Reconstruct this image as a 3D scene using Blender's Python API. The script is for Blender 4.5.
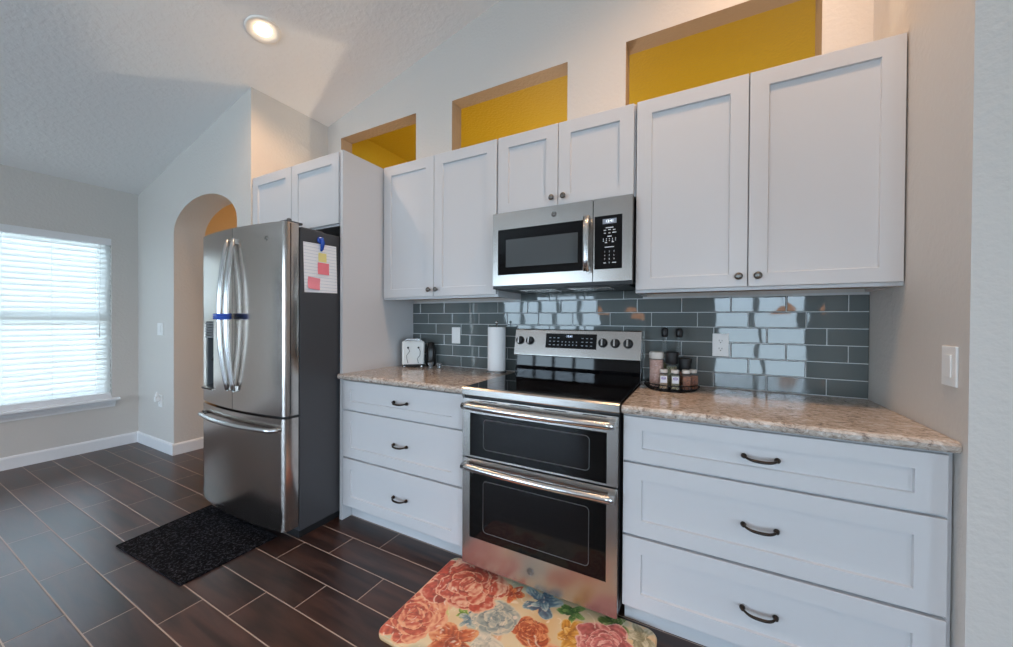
import bpy, bmesh, math, random
from mathutils import Vector, Matrix
random.seed(4)
PI = math.pi
sc = bpy.context.scene
for o in list(bpy.data.objects): bpy.data.objects.remove(o)
COL = sc.collection

# ------------------------------------------------------------ camera
cam_d = bpy.data.cameras.new('camera'); cam = bpy.data.objects.new('camera', cam_d); COL.objects.link(cam)
F_PX, YAW, PITCH, ROLL = 365.78, 0.4870, -0.0078, 0.0062
cam_d.sensor_fit = 'HORIZONTAL'; cam_d.sensor_width = 36.0
cam_d.lens = 36.0 * F_PX / 1013.0
cam_d.shift_y = -0.477 / 1013.0
cam_d.clip_start = 0.05; cam_d.clip_end = 200
fwd = Vector((-math.sin(YAW), math.cos(YAW), 0)); rgt = Vector((math.cos(YAW), math.sin(YAW), 0)); up = Vector((0, 0, 1))
f2 = fwd * math.cos(PITCH) + up * math.sin(PITCH); u2 = -fwd * math.sin(PITCH) + up * math.cos(PITCH)
r3 = rgt * math.cos(ROLL) + u2 * math.sin(ROLL); u3 = -rgt * math.sin(ROLL) + u2 * math.cos(ROLL)
M = Matrix((r3, u3, -f2)).transposed().to_4x4(); M.translation = Vector((1.0425, -2.1695, 1.2546))
cam.matrix_world = M
sc.camera = cam

# ------------------------------------------------------------ world, exposure
w = bpy.data.worlds.new('sky'); sc.world = w; w.use_nodes = True
wn = w.node_tree.nodes; wl = w.node_tree.links
bg = wn['Background']
geo = wn.new('ShaderNodeTexCoord'); sep = wn.new('ShaderNodeSeparateXYZ'); wl.new(geo.outputs['Generated'], sep.inputs[0])
rp = wn.new('ShaderNodeValToRGB'); wl.new(sep.outputs['Z'], rp.inputs[0])
rp.color_ramp.elements[0].position = 0.0; rp.color_ramp.elements[0].color = (0.40, 0.52, 0.62, 1)
rp.color_ramp.elements[1].position = 0.25; rp.color_ramp.elements[1].color = (0.60, 0.79, 1.0, 1)
wl.new(rp.outputs[0], bg.inputs[0]); bg.inputs[1].default_value = 8.0
vs = sc.view_settings
vs.view_transform = 'Standard'; vs.look = 'None'; vs.gamma = 1.0; vs.use_curve_mapping = False; vs.exposure = 0.98
sc.cycles.use_denoising = True
sc.cycles.max_bounces = 8; sc.cycles.diffuse_bounces = 5; sc.cycles.glossy_bounces = 4
sc.cycles.sample_clamp_indirect = 8.0
sc.cycles.caustics_reflective = False; sc.cycles.caustics_refractive = False

def area(name, loc, rot, sx, sy, power, color, portal=False):
    l = bpy.data.lights.new(name, 'AREA'); l.shape = 'RECTANGLE'; l.size = sx; l.size_y = sy
    l.energy = power; l.color = color
    if portal: l.cycles.is_portal = True
    o = bpy.data.objects.new(name, l); o.location = loc; o.rotation_euler = rot; COL.objects.link(o); return o
# daylight comes through these openings (sky portals)
area('window_portal', (-4.2, -1.46, 1.26), (0, -PI/2, 0), 1.6, 1.4, 1, (1, 1, 1), True)
area('window_portal', (-2.45, -6.62, 1.2), (PI/2, 0, 0), 2.7, 2.4, 1, (1, 1, 1), True)
area('window_portal', (-4.2, -5.3, 1.1), (0, -PI/2, 0), 2.3, 2.2, 1, (1, 1, 1), True)
area('window_portal', (5.2, -4.2, 1.2), (0, PI/2, 0), 2.4, 2.8, 1, (1, 1, 1), True)  # portal of the added far-right opening
area('window_portal', (2.07, -6.62, 1.2), (PI/2, 0, 0), 1.55, 2.4, 1, (1, 1, 1), True)

# ------------------------------------------------------------ materials
def mat(name, col=(.8, .8, .8), rough=.5, metal=0.0, spec=.5, emit=None, estr=0, trans=0, coat=0, coat_r=.05, alpha=1, ior=1.45):
    m = bpy.data.materials.new(name); m.use_nodes = True
    b = m.node_tree.nodes['Principled BSDF']
    b.inputs['Base Color'].default_value = (*col, 1); b.inputs['Roughness'].default_value = rough
    b.inputs['Metallic'].default_value = metal; b.inputs['Specular IOR Level'].default_value = spec
    b.inputs['IOR'].default_value = ior
    b.inputs['Transmission Weight'].default_value = trans; b.inputs['Coat Weight'].default_value = coat
    b.inputs['Coat Roughness'].default_value = coat_r; b.inputs['Alpha'].default_value = alpha
    if emit: b.inputs['Emission Color'].default_value = (*emit, 1); b.inputs['Emission Strength'].default_value = estr
    return m
def nd(m, t, **kw):
    n = m.node_tree.nodes.new(t)
    for k, v in kw.items(): setattr(n, k, v)
    return n
def lk(m, a, b): m.node_tree.links.new(a, b)
def P(m): return m.node_tree.nodes['Principled BSDF']
def coords(m, scale=(1, 1, 1)):
    g = nd(m, 'ShaderNodeNewGeometry'); mp = nd(m, 'ShaderNodeMapping'); mp.inputs['Scale'].default_value = scale
    lk(m, g.outputs['Position'], mp.inputs[0]); return mp.outputs[0]
def add_noise_bump(m, scale, strength, dist=.002, detail=3, vec=(1, 1, 1), ramp=None):
    n = nd(m, 'ShaderNodeTexNoise'); n.inputs['Scale'].default_value = scale; n.inputs['Detail'].default_value = detail
    lk(m, coords(m, vec), n.inputs['Vector']); h = n.outputs['Fac']
    if ramp:
        r = nd(m, 'ShaderNodeValToRGB'); r.color_ramp.elements[0].position = ramp[0]; r.color_ramp.elements[1].position = ramp[1]
        lk(m, h, r.inputs[0]); h = r.outputs[0]
    b = nd(m, 'ShaderNodeBump'); b.inputs['Strength'].default_value = strength; b.inputs['Distance'].default_value = dist
    lk(m, h, b.inputs['Height']); lk(m, b.outputs[0], P(m).inputs['Normal']); return m
def colour_noise(m, scale, c1, c2, p1=.35, p2=.65, vec=(1, 1, 1), detail=4, rough=.6):
    n = nd(m, 'ShaderNodeTexNoise'); n.inputs['Scale'].default_value = scale; n.inputs['Detail'].default_value = detail
    n.inputs['Roughness'].default_value = rough
    lk(m, coords(m, vec), n.inputs['Vector'])
    r = nd(m, 'ShaderNodeValToRGB'); r.color_ramp.elements[0].position = p1; r.color_ramp.elements[1].position = p2
    r.color_ramp.elements[0].color = (*c1, 1); r.color_ramp.elements[1].color = (*c2, 1)
    lk(m, n.outputs['Fac'], r.inputs[0]); lk(m, r.outputs[0], P(m).inputs['Base Color']); return r

WALL = add_noise_bump(mat('wall_paint', (.59, .56, .525), .55), 55, .22, .004, ramp=(.35, .7))
CEIL = add_noise_bump(mat('ceiling_texture', (.82, .81, .80), .8), 30, .22, .006, ramp=(.42, .6), detail=4)
OCHRE = add_noise_bump(mat('ochre_paint', (.52, .36, .02), .6), 45, .4, .004, ramp=(.4, .65))
TANP = add_noise_bump(mat('tan_paint', (.58, .45, .29), .6), 45, .3, .004, ramp=(.4, .65))
TRIM = mat('trim_white', (.74, .74, .75), .35)
CAB = mat('cabinet_white', (.575, .572, .580), .32)
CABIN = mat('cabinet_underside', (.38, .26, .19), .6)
DARK = mat('black_plastic', (.012, .012, .013), .4)
BLACKGL = mat('black_glass', (.004, .004, .005), .04, spec=.38)
BRONZE = mat('bronze_pull', (.035, .027, .022), .32, .8)
PEWTER = mat('pewter_knob', (.16, .15, .14), .3, 1.0)
PLATE = mat('plate_white', (.78, .78, .77), .35)
SLOT = mat('slot_dark', (.05, .05, .05), .5)
PAPER = add_noise_bump(mat('paper_white', (.82, .82, .82), .8), 120, .15, .001)
def steel(name, vec, col=(.46, .435, .41), rough=.27):
    m = mat(name, col, rough, 1.0)
    n = nd(m, 'ShaderNodeTexNoise'); n.inputs['Scale'].default_value = 30; n.inputs['Detail'].default_value = 3
    lk(m, coords(m, vec), n.inputs['Vector'])
    r = nd(m, 'ShaderNodeMapRange'); r.inputs['To Min'].default_value = rough - .02; r.inputs['To Max'].default_value = rough + .03
    lk(m, n.outputs['Fac'], r.inputs[0])
    if vec[0] > 1: lk(m, r.outputs[0], P(m).inputs['Roughness'])
    return m
STEEL = steel('brushed_steel', (.1, .1, 12))
STEELV = steel('fridge_steel', (25, 25, .6), (.52, .47, .43), .18)
EMB = mat('emblem_dark', (.09, .08, .075), .35, .8)
CHROME = mat('polished_steel', (.60, .595, .59), .22, 1.0)
CASE = add_noise_bump(mat('charcoal_case', (.050, .051, .056), .36), 300, .2, .001)

# floor: stair-stepped wood look planks
FLOOR = mat('wood_look_tile', (.05, .03, .02), .27, spec=.75)
def build_floor_mat(m):
    g = nd(m, 'ShaderNodeNewGeometry'); s = nd(m, 'ShaderNodeSeparateXYZ'); lk(m, g.outputs['Position'], s.inputs[0])
    def mth(op, a, b=None):
        n = nd(m, 'ShaderNodeMath', operation=op)
        for i, v in enumerate((a, b)):
            if v is None: continue
            if isinstance(v, (int, float)): n.inputs[i].default_value = v
            else: lk(m, v, n.inputs[i])
        return n.outputs[0]
    L, H, G = .61, .1585, .0045
    v = mth('DIVIDE', mth('ADD', s.outputs['Y'], .889), H); row = mth('FLOOR', v); vf = mth('FRACT', v)
    u = mth('DIVIDE', mth('SUBTRACT', mth('ADD', s.outputs['X'], .705), mth('MULTIPLY', row, .2033)), L)
    colm = mth('FLOOR', u); uf = mth('FRACT', u)
    eu = mth('MULTIPLY', mth('MINIMUM', uf, mth('SUBTRACT', 1.0, uf)), L)
    ev = mth('MULTIPLY', mth('MINIMUM', vf, mth('SUBTRACT', 1.0, vf)), H)
    e = mth('MINIMUM', eu, ev)
    grout = mth('LESS_THAN', e, G / 2)
    cid = nd(m, 'ShaderNodeCombineXYZ'); lk(m, row, cid.inputs[0]); lk(m, colm, cid.inputs[1])
    wn_ = nd(m, 'ShaderNodeTexWhiteNoise'); lk(m, cid.outputs[0], wn_.inputs['Vector'])
    off = nd(m, 'ShaderNodeVectorMath', operation='SCALE'); lk(m, wn_.outputs['Color'], off.inputs[0]); off.inputs['Scale'].default_value = 9
    ad = nd(m, 'ShaderNodeVectorMath', operation='ADD'); lk(m, g.outputs['Position'], ad.inputs[0]); lk(m, off.outputs[0], ad.inputs[1])
    mp = nd(m, 'ShaderNodeMapping'); mp.inputs['Scale'].default_value = (1.6, 13, 13); lk(m, ad.outputs[0], mp.inputs[0])
    n1 = nd(m, 'ShaderNodeTexNoise'); n1.inputs['Scale'].default_value = 1.6; n1.inputs['Detail'].default_value = 6; n1.inputs['Distortion'].default_value = .6
    lk(m, mp.outputs[0], n1.inputs['Vector'])
    r = nd(m, 'ShaderNodeValToRGB'); r.color_ramp.elements[0].position = .3; r.color_ramp.elements[1].position = .75
    r.color_ramp.elements[0].color = (.012, .0065, .0055, 1); r.color_ramp.elements[1].color = (.075, .034, .024, 1)
    lk(m, n1.outputs['Fac'], r.inputs[0])
    vary = nd(m, 'ShaderNodeMapRange'); lk(m, wn_.outputs['Value'], vary.inputs[0]); vary.inputs['To Min'].default_value = .75; vary.inputs['To Max'].default_value = 1.3
    sc_ = nd(m, 'ShaderNodeVectorMath', operation='SCALE'); lk(m, r.outputs[0], sc_.inputs[0]); lk(m, vary.outputs[0], sc_.inputs['Scale'])
    mx = nd(m, 'ShaderNodeMix', data_type='RGBA'); lk(m, grout, mx.inputs[0]); lk(m, sc_.outputs[0], mx.inputs[6]); mx.inputs[7].default_value = (.38, .29, .24, 1)
    lk(m, mx.outputs[2], P(m).inputs['Base Color'])
    rr = nd(m, 'ShaderNodeMapRange'); lk(m, n1.outputs['Fac'], rr.inputs[0]); rr.inputs['To Min'].default_value = .26; rr.inputs['To Max'].default_value = .38
    r2 = mth('ADD', rr.outputs[0], mth('MULTIPLY', grout, .45)); lk(m, r2, P(m).inputs['Roughness'])
    hh = nd(m, 'ShaderNodeMapRange'); lk(m, e, hh.inputs[0]); hh.inputs['From Max'].default_value = .006; hh.inputs['To Max'].default_value = 1
    h2 = mth('ADD', hh.outputs[0], mth('MULTIPLY', n1.outputs['Fac'], .5))
    b = nd(m, 'ShaderNodeBump'); b.inputs['Strength'].default_value = .35; b.inputs['Distance'].default_value = .002
    lk(m, h2, b.inputs['Height']); lk(m, b.outputs[0], P(m).inputs['Normal'])
build_floor_mat(FLOOR)

# quartz counter
QUARTZ = mat('quartz', (.5, .4, .3), .09, spec=.55)
def build_quartz(m):
    c = coords(m, (1, 1.7, 1.4))
    n = nd(m, 'ShaderNodeTexNoise'); n.inputs['Scale'].default_value = 34; n.inputs['Detail'].default_value = 8; n.inputs['Roughness'].default_value = .75; n.inputs['Distortion'].default_value = 1.0
    lk(m, c, n.inputs['Vector'])
    r = nd(m, 'ShaderNodeValToRGB'); e = r.color_ramp.elements
    e[0].position = .30; e[0].color = (.09, .065, .05, 1); e[1].position = .72; e[1].color = (.72, .70, .68, 1)
    for p, c_ in ((.40, (.22, .18, .16)), (.46, (.42, .35, .29)), (.53, (.50, .44, .39)), (.60, (.62, .58, .54))):
        x = e.new(p); x.color = (*c_, 1)
    lk(m, n.outputs['Fac'], r.inputs[0]); lk(m, r.outputs[0], P(m).inputs['Base Color'])
build_quartz(QUARTZ)

TILE = mat('glass_tile', (.115, .135, .135), .035, spec=.5, coat=.35, coat_r=.02)
def build_tile(m):
    n = nd(m, 'ShaderNodeTexNoise'); n.inputs['Scale'].default_value = 9; n.inputs['Detail'].default_value = 1
    lk(m, coords(m), n.inputs['Vector'])
    b = nd(m, 'ShaderNodeBump'); b.inputs['Strength'].default_value = .12; b.inputs['Distance'].default_value = .004
    lk(m, n.outputs['Fac'], b.inputs['Height']); lk(m, b.outputs[0], P(m).inputs['Normal']); lk(m, b.outputs[0], P(m).inputs['Coat Normal'])
build_tile(TILE)
GROUT = mat('grout', (.62, .64, .65), .8)

MATM = add_noise_bump(mat('dark_mat', (.02, .02, .022), .95, spec=.1), 160, .9, .006)
colour_noise(MATM, 85, (.002, .002, .003), (.075, .075, .09), .50, .74, detail=3, rough=.75)

# ------------------------------------------------------------ mesh helpers
def box(bm, x0, x1, y0, y1, z0, z1, mi=0, bev=0):
    if x1 < x0: x0, x1 = x1, x0
    if y1 < y0: y0, y1 = y1, y0
    if z1 < z0: z0, z1 = z1, z0
    vs_ = [bm.verts.new((x, y, z)) for z in (z0, z1) for y in (y0, y1) for x in (x0, x1)]
    fs = [bm.faces.new([vs_[i] for i in f]) for f in ((0, 2, 3, 1), (4, 5, 7, 6), (0, 1, 5, 4), (2, 6, 7, 3), (0, 4, 6, 2), (1, 3, 7, 5))]
    for f in fs: f.material_index = mi
    if bev:
        es = list({e for f in fs for e in f.edges})
        bmesh.ops.bevel(bm, geom=es, offset=bev, segments=2, profile=.5, affect='EDGES', material=-1)
    return fs
def B(*a, **k):
    bm = bmesh.new(); box(bm, *a, **k); return bm
def prism(bm, pts, axis, a, b, mi=0):
    """extrude a closed 2D outline along axis from a to b"""
    def v(p, t):
        return {'x': (t, p[0], p[1]), 'y': (p[0], t, p[1]), 'z': (p[0], p[1], t)}[axis]
    A = [bm.verts.new(v(p, a)) for p in pts]; Bv = [bm.verts.new(v(p, b)) for p in pts]
    n = len(pts); fs = [bm.faces.new(A), bm.faces.new(Bv[::-1])]
    for i in range(n): fs.append(bm.faces.new((A[i], Bv[i], Bv[(i+1) % n], A[(i+1) % n])))
    for f in fs: f.material_index = mi
    bmesh.ops.recalc_face_normals(bm, faces=fs)
    return fs
def lathe(bm, prof, c=(0, 0, 0), seg=28, mi=0, axis='z', smooth=True):
    rings = []
    for r, h in prof:
        ring = []
        for i in range(seg):
            a = 2 * PI * i / seg; p = (r * math.cos(a), r * math.sin(a), h)
            if axis == 'y': p = (p[0], -p[2], p[1])
            if axis == 'x': p = (p[2], p[0], p[1])
            ring.append(bm.verts.new((c[0] + p[0], c[1] + p[1], c[2] + p[2])))
        rings.append(ring)
    fs = []
    for a, b in zip(rings, rings[1:]):
        for i in range(seg): fs.append(bm.faces.new((a[i], a[(i+1) % seg], b[(i+1) % seg], b[i])))
    fs.append(bm.faces.new(rings[0][::-1])); fs.append(bm.faces.new(rings[-1]))
    for f in fs: f.material_index = mi; f.smooth = smooth and len(f.verts) == 4
    bmesh.ops.recalc_face_normals(bm, faces=fs)
    return fs
def tube(bm, pts, r, seg=12, mi=0, closed=False, sx=1.0):
    pts = [Vector(p) for p in pts]; n = len(pts); rings = []
    rr = r if isinstance(r, (list, tuple)) else [r] * n
    pu = None
    for i, p in enumerate(pts):
        t = (pts[(i+1) % n] - pts[i-1]) if closed else (pts[min(i+1, n-1)] - pts[max(i-1, 0)])
        t.normalize()
        u = pu if pu is not None else (Vector((0, 0, 1)) if abs(t.z) < .9 else Vector((1, 0, 0)))
        u = (u - t * u.dot(t)).normalized(); pu = u; v = t.cross(u)
        rings.append([bm.verts.new(p + (u * math.cos(2*PI*k/seg) + v * math.sin(2*PI*k/seg) * sx) * rr[i]) for k in range(seg)])
    fs = []
    for i in range(n if closed else n - 1):
        a, b = rings[i], rings[(i+1) % n]
        for k in range(seg): fs.append(bm.faces.new((a[k], a[(k+1) % seg], b[(k+1) % seg], b[k])))
    if not closed: fs += [bm.faces.new(rings[0][::-1]), bm.faces.new(rings[-1])]
    for f in fs: f.material_index = mi; f.smooth = True
    bmesh.ops.recalc_face_normals(bm, faces=fs)
    return fs
def wloc(o):
    l = Vector((0, 0, 0))
    while o: l += o.location; o = o.parent
    return l
def obj(name, bm, mats, parent=None, local=False, bevel=0, loc=None, label=None, smooth=False):
    if loc is not None: bmesh.ops.translate(bm, verts=bm.verts, vec=-Vector(loc))
    elif parent is not None and not local: bmesh.ops.translate(bm, verts=bm.verts, vec=-wloc(parent))
    if smooth:
        for f in bm.faces: f.smooth = True
    me = bpy.data.meshes.new(name); bm.to_mesh(me); bm.free()
    for m in (mats if isinstance(mats, (list, tuple)) else [mats]): me.materials.append(m)
    o = bpy.data.objects.new(name, me); COL.objects.link(o)
    if parent is not None: o.parent = parent
    if loc is not None: o.location = loc
    if bevel:
        md = o.modifiers.new('bevel', 'BEVEL'); md.width = bevel; md.segments = 2; md.limit_method = 'ANGLE'; md.angle_limit = .6
    if label: o['label'] = label
    return o
def thing(name, label, cat, loc=(0, 0, 0), rotz=0, group=None):
    o = bpy.data.objects.new(name, None); COL.objects.link(o); o.location = loc; o.rotation_euler = (0, 0, rotz)
    o.empty_display_size = .05
    o['label'] = label; o['category'] = cat
    if group: o['group'] = group
    return o
def tag(o, label, cat, group=None):
    o['label'] = label; o['category'] = cat
    if group: o['group'] = group
    return o
def struct(name, bm, mats, parent=None, **k):
    o = obj(name, bm, mats, parent, **k)
    if parent is None: o['kind'] = 'structure'
    return o
def text(name, s, size, loc, m, parent, depth=.0004, rx=PI/2, align='CENTER'):
    cu = bpy.data.curves.new(name, 'FONT'); cu.body = s; cu.size = size; cu.extrude = depth; cu.align_x = align; cu.align_y = 'CENTER'
    t = bpy.data.objects.new('tmp', cu); COL.objects.link(t)
    bpy.context.view_layer.update()
    me = bpy.data.meshes.new_from_object(t.evaluated_get(bpy.context.evaluated_depsgraph_get()))
    bpy.data.objects.remove(t)
    bm = bmesh.new(); bm.from_mesh(me)
    bm.transform(Matrix.Translation(Vector(loc)) @ Matrix.Rotation(rx, 4, 'X'))
    return obj(name, bm, m, parent)

# ------------------------------------------------------------ room shell
def ceil_z(x): return 2.495 + .24 * (x + 3.99)
XL, XR, YB = -3.99, 5.0, -6.55
bm = bmesh.new(); box(bm, XL - .2, XR + .2, YB - .15, 3.6, -.1, 0); struct('floor', bm, FLOOR)
RX = 1.2; RZ = ceil_z(RX)
bm = bmesh.new()
prism(bm, [(XL - .2, ceil_z(XL - .2)), (-1.94, ceil_z(-1.94)), (-1.94, ceil_z(-1.94) + .15), (XL - .2, ceil_z(XL - .2) + .15)], 'y', YB - .15, -.405)
prism(bm, [(-1.94, ceil_z(-1.94)), (RX, RZ), (XR + .2, RZ - .24 * (XR + .2 - RX)), (XR + .2, RZ + .15), (-1.94, RZ + .15)], 'y', YB - .15, .115)
struct('ceiling', bm, CEIL)
# back rooms (ochre) ceilings
bm = bmesh.new(); box(bm, -1.94, XR, .115, 3.5, 3.07, 3.2); struct('ceiling_hall', bm, OCHRE)
bm = bmesh.new(); box(bm, XL - .1, -2.134, -.405, 3.5, 2.75, 2.88); struct('ceiling_hall', bm, TANP)

def gridwall(axis, t0, t1, us, zs, holes, mi=0):
    bm = bmesh.new()
    for i in range(len(us) - 1):
        for j in range(len(zs) - 1):
            cu, cz = (us[i] + us[i+1]) / 2, (zs[j] + zs[j+1]) / 2
            if any(a < cu < b and c < cz < d for a, b, c, d in holes): continue
            if axis == 'y': box(bm, us[i], us[i+1], t0, t1, zs[j], zs[j+1], mi)
            else: box(bm, t0, t1, us[i], us[i+1], zs[j], zs[j+1], mi)
    bmesh.ops.remove_doubles(bm, verts=bm.verts, dist=1e-5)
    # drop interior faces shared by two cells
    seen = {}
    for f in bm.faces:
        seen.setdefault(tuple(sorted(v.index for v in f.verts)), []).append(f)
    bm.verts.index_update()
    seen = {}
    for f in bm.faces: seen.setdefault(tuple(sorted(v.index for v in f.verts)), []).append(f)
    dead = [f for fs in seen.values() if len(fs) > 1 for f in fs]
    bmesh.ops.delete(bm, geom=dead, context='FACES_ONLY')
    return bm
# kitchen wall with three pass-through openings above the cabinets
holes = [(-1.765, -.905, 2.22, 2.845), (-.565, .308, 2.22, 2.845), (.654, 1.525, 2.22, 2.845)]
xs = sorted({-1.94, 1.70, *[h[0] for h in holes], *[h[1] for h in holes]})
bmw = gridwall('y', 0, .115, xs, [0, 2.22, 2.845, 3.9], holes)
bmw.normal_update()
for f in bmw.faces:
    if f.normal.y > .9 and f.calc_center_median().y > .1: f.material_index = 1
REVEAL = add_noise_bump(mat('reveal_tan', (.40, .29, .19), .6), 45, .4, .004, ramp=(.4, .65))  # opening reveals coloured a darker tan than the wall
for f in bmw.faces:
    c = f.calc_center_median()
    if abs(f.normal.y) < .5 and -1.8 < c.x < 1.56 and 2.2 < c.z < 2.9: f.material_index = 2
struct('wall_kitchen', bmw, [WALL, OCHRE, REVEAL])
# right return wall and the pale wall facing the room
bm = B(1.70, XR + .15, -.68, .115, 0, 3.9); struct('wall_right_return', bm, WALL)
# side wall of the fridge alcove
bm = B(-2.134, -1.94, -.6399, .06, 0, 3.3); box(bm, -2.134, -1.94, .06, 3.5, 0, 3.3, 2)
bm.normal_update()
for f in bm.faces:
    if f.normal.x < -.9: f.material_index = 1
struct('wall_alcove', bm, [WALL, TANP, OCHRE])
# arch wall
bm = bmesh.new()
ac, ahw, az, arise = -2.6695, .5355, 2.02, .273
pts = [(XL - .15, 0), (-3.205, 0), (-3.205, az)]
for k in range(1, 32):
    a = PI - PI * k / 32
    pts.append((ac + ahw * math.cos(a), az + arise * math.sin(a)))
pts += [(-2.134, az), (-2.134, 3.2), (XL - .15, 3.2)]
prism(bm, pts, 'y', -.64, -.405)
bmesh.ops.triangulate(bm, faces=[f for f in bm.faces if len(f.verts) > 4])
struct('wall_arch', bm, WALL)
# left wall with window
WY0, WY1, WZ0, WZ1 = -2.10, -.830, .50, 2.015
struct('wall_left', gridwall('x', XL - .15, XL, [YB - .15, -6.4, -4.2, WY0, WY1, -.64], [0, .02, WZ0, WZ1, 2.15, 2.8], [(WY0, WY1, WZ0, WZ1), (-6.4, -4.2, .02, 2.15)]), WALL)
# rear wall with a guessed slider and wide windows (behind the camera)
rh = [(-3.8, -1.1, 0.02, 2.35), (1.3, 2.85, .0, 2.35)]
struct('wall_rear', gridwall('y', YB - .15, YB, [XL - .15, -3.8, -1.1, 1.3, 2.85, XR + .15], [-.0, .02, 2.35, 4.3], rh), WALL)
struct('wall_far_right', gridwall('x', XR, XR + .15, [YB, -5.6, -2.8, -.68], [0, .02, 2.35, 4.2], [(-5.6, -2.8, .02, 2.35)]), WALL)  # opening added in this unseen wall to light the left side
# hall and back room walls
struct('wall_hall_left', B(XL - .15, XL, -.405, 3.5, 0, 3.3), TANP)
struct('wall_hall_back', B(XL - .15, -2.0, 3.5, 3.6, 0, 3.3), TANP)
struct('wall_back_room', B(-2.0, XR, 3.5, 3.6, 0, 3.3), OCHRE)
struct('wall_hall_right', B(XR - .1, XR, .115, 3.5, 0, 3.3), OCHRE)

# baseboards
def baseboard(name, pts_, axis, a, b):
    bm = bmesh.new(); prism(bm, pts_, axis, a, b); return struct(name, bm, TRIM)
prof = [(0, 0), (.014, 0), (.014, .088), (.009, .100), (0, .105)]
baseboard('baseboard_left', [(XL + p, z) for p, z in prof], 'y', -4.2, -.64)
baseboard('baseboard_arch', [(-.64 - p, z) for p, z in prof], 'x', XL, -3.205)
bm = bmesh.new(); prism(bm, [(-3.205 + p, z) for p, z in prof], 'y', -.654, -.405); struct('baseboard_jamb', bm, TRIM)
baseboard('baseboard_right', [(-.68 - p, z) for p, z in prof], 'x', 1.70, XR)

# ------------------------------------------------------------ left window + blind
GLASS = bpy.data.materials.new('window_glass'); GLASS.use_nodes = True
gt = GLASS.node_tree; gt.nodes.clear()
o_ = gt.nodes.new('ShaderNodeOutputMaterial'); mx_ = gt.nodes.new('ShaderNodeMixShader'); tr_ = gt.nodes.new('ShaderNodeBsdfTransparent'); gl_ = gt.nodes.new('ShaderNodeBsdfGlossy')
fr_ = gt.nodes.new('ShaderNodeFresnel'); fr_.inputs[0].default_value = 1.45; gl_.inputs['Roughness'].default_value = 0.01
gt.links.new(fr_.outputs[0], mx_.inputs[0]); gt.links.new(tr_.outputs[0], mx_.inputs[1]); gt.links.new(gl_.outputs[0], mx_.inputs[2]); gt.links.new(mx_.outputs[0], o_.inputs[0])
win = thing('window_1', '', ''); del win['label']; del win['category']; win['kind'] = 'structure'
bm = bmesh.new()
fx0, fx1 = XL - .13, XL - .07
for a in (WY0, WY1 - .045): box(bm, fx0, fx1, a, a + .045, WZ0, WZ1)
for a in (WZ0, WZ1 - .045): box(bm, fx0, fx1, WY0, WY1, a, a + .045)
box(bm, fx0, fx1, WY0, WY1, 1.24, 1.29)
obj('window_frame', bm, TRIM, win, bevel=.003)
obj('window_pane', B(XL - .105, XL - .099, WY0 + .04, WY1 - .04, WZ0 + .04, WZ1 - .04), GLASS, win)
bm = bmesh.new()
prism(bm, [(XL - .07, .455), (XL + .05, .455), (XL + .058, .462), (XL + .058, .474), (XL + .05, .482), (XL - .07, .482)], 'y', WY0 - .04, WY1 + .045)
obj('window_sill', bm, TRIM, win)
bm = bmesh.new(); prism(bm, [(XL, .455), (XL + .035, .455), (XL + .03, .435), (XL + .014, .41), (XL + .012, .395), (XL, .395)], 'y', WY0 - .01, WY1 + .02)
obj('window_apron', bm, TRIM, win)
# sill back piece inside the recess
obj('window_liner', B(XL - .07, XL + .002, WY0, WY1, .481, .5002), TRIM, win)

SLAT = bpy.data.materials.new('blind_slat'); SLAT.use_nodes = True
st = SLAT.node_tree; st.nodes.clear(); so = st.nodes.new('ShaderNodeOutputMaterial'); sm = st.nodes.new('ShaderNodeMixShader')
sd = st.nodes.new('ShaderNodeBsdfDiffuse'); stl = st.nodes.new('ShaderNodeBsdfTranslucent')
sd.inputs[0].default_value = (.80, .84, .85, 1); stl.inputs[0].default_value = (.88, .86, .82, 1); sm.inputs[0].default_value = .5
st.links.new(sd.outputs[0], sm.inputs[1]); st.links.new(stl.outputs[0], sm.inputs[2]); st.links.new(sm.outputs[0], so.inputs[0])
bl = thing('window_blind', 'white horizontal slat blind, lowered over the window on the left wall', 'blind', (XL - .03, -1.46, WZ0))
bm = bmesh.new(); n = 30; z0b, z1b = .545, 1.935; xc = XL - .022
for i in range(n):
    z = z0b + (z1b - z0b) * i / (n - 1); a = 1.08; hw = .0330
    pr = [(-hw, -.0), (-hw*.5, .0022), (0, .003), (hw*.5, .0022), (hw, 0), (hw*.5, .0007), (0, .0015), (-hw*.5, .0007)]
    q = [(xc + p * math.cos(a) - h * math.sin(a), z - p * math.sin(a) + h * math.cos(a)) for p, h in pr]
    prism(bm, q, 'y', WY0 + .004, WY1 - .003)
obj('slats', bm, SLAT, bl)
obj('head_rail', B(XL - .062, XL + .012, WY0 + .004, WY1 - .004, 1.95, WZ1 - .002, bev=.002), TRIM, bl)
obj('bottom_rail', B(xc - .026, xc + .026, WY0 + .004, WY1 - .004, .5005, .530, bev=.003), TRIM, bl)
bm = bmesh.new()
for yy in (-.93, -1.20, -1.46, -1.75, -2.0):
    for dx in (-.025, .025): box(bm, xc + dx - .0005, xc + dx + .0005, yy - .0008, yy + .0008, .52, 1.95)
obj('ladder_cords', bm, TRIM, bl)
bm = bmesh.new(); tube(bm, [(xc + .034, -.91, 1.95), (xc + .034, -.915, 1.12)], .002, 6); tube(bm, [(xc+.034, -.915, 1.13), (xc+.034, -.915, 1.07)], [.003, .006], 8)
obj('lift_cord', bm, PLATE, bl)

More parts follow.
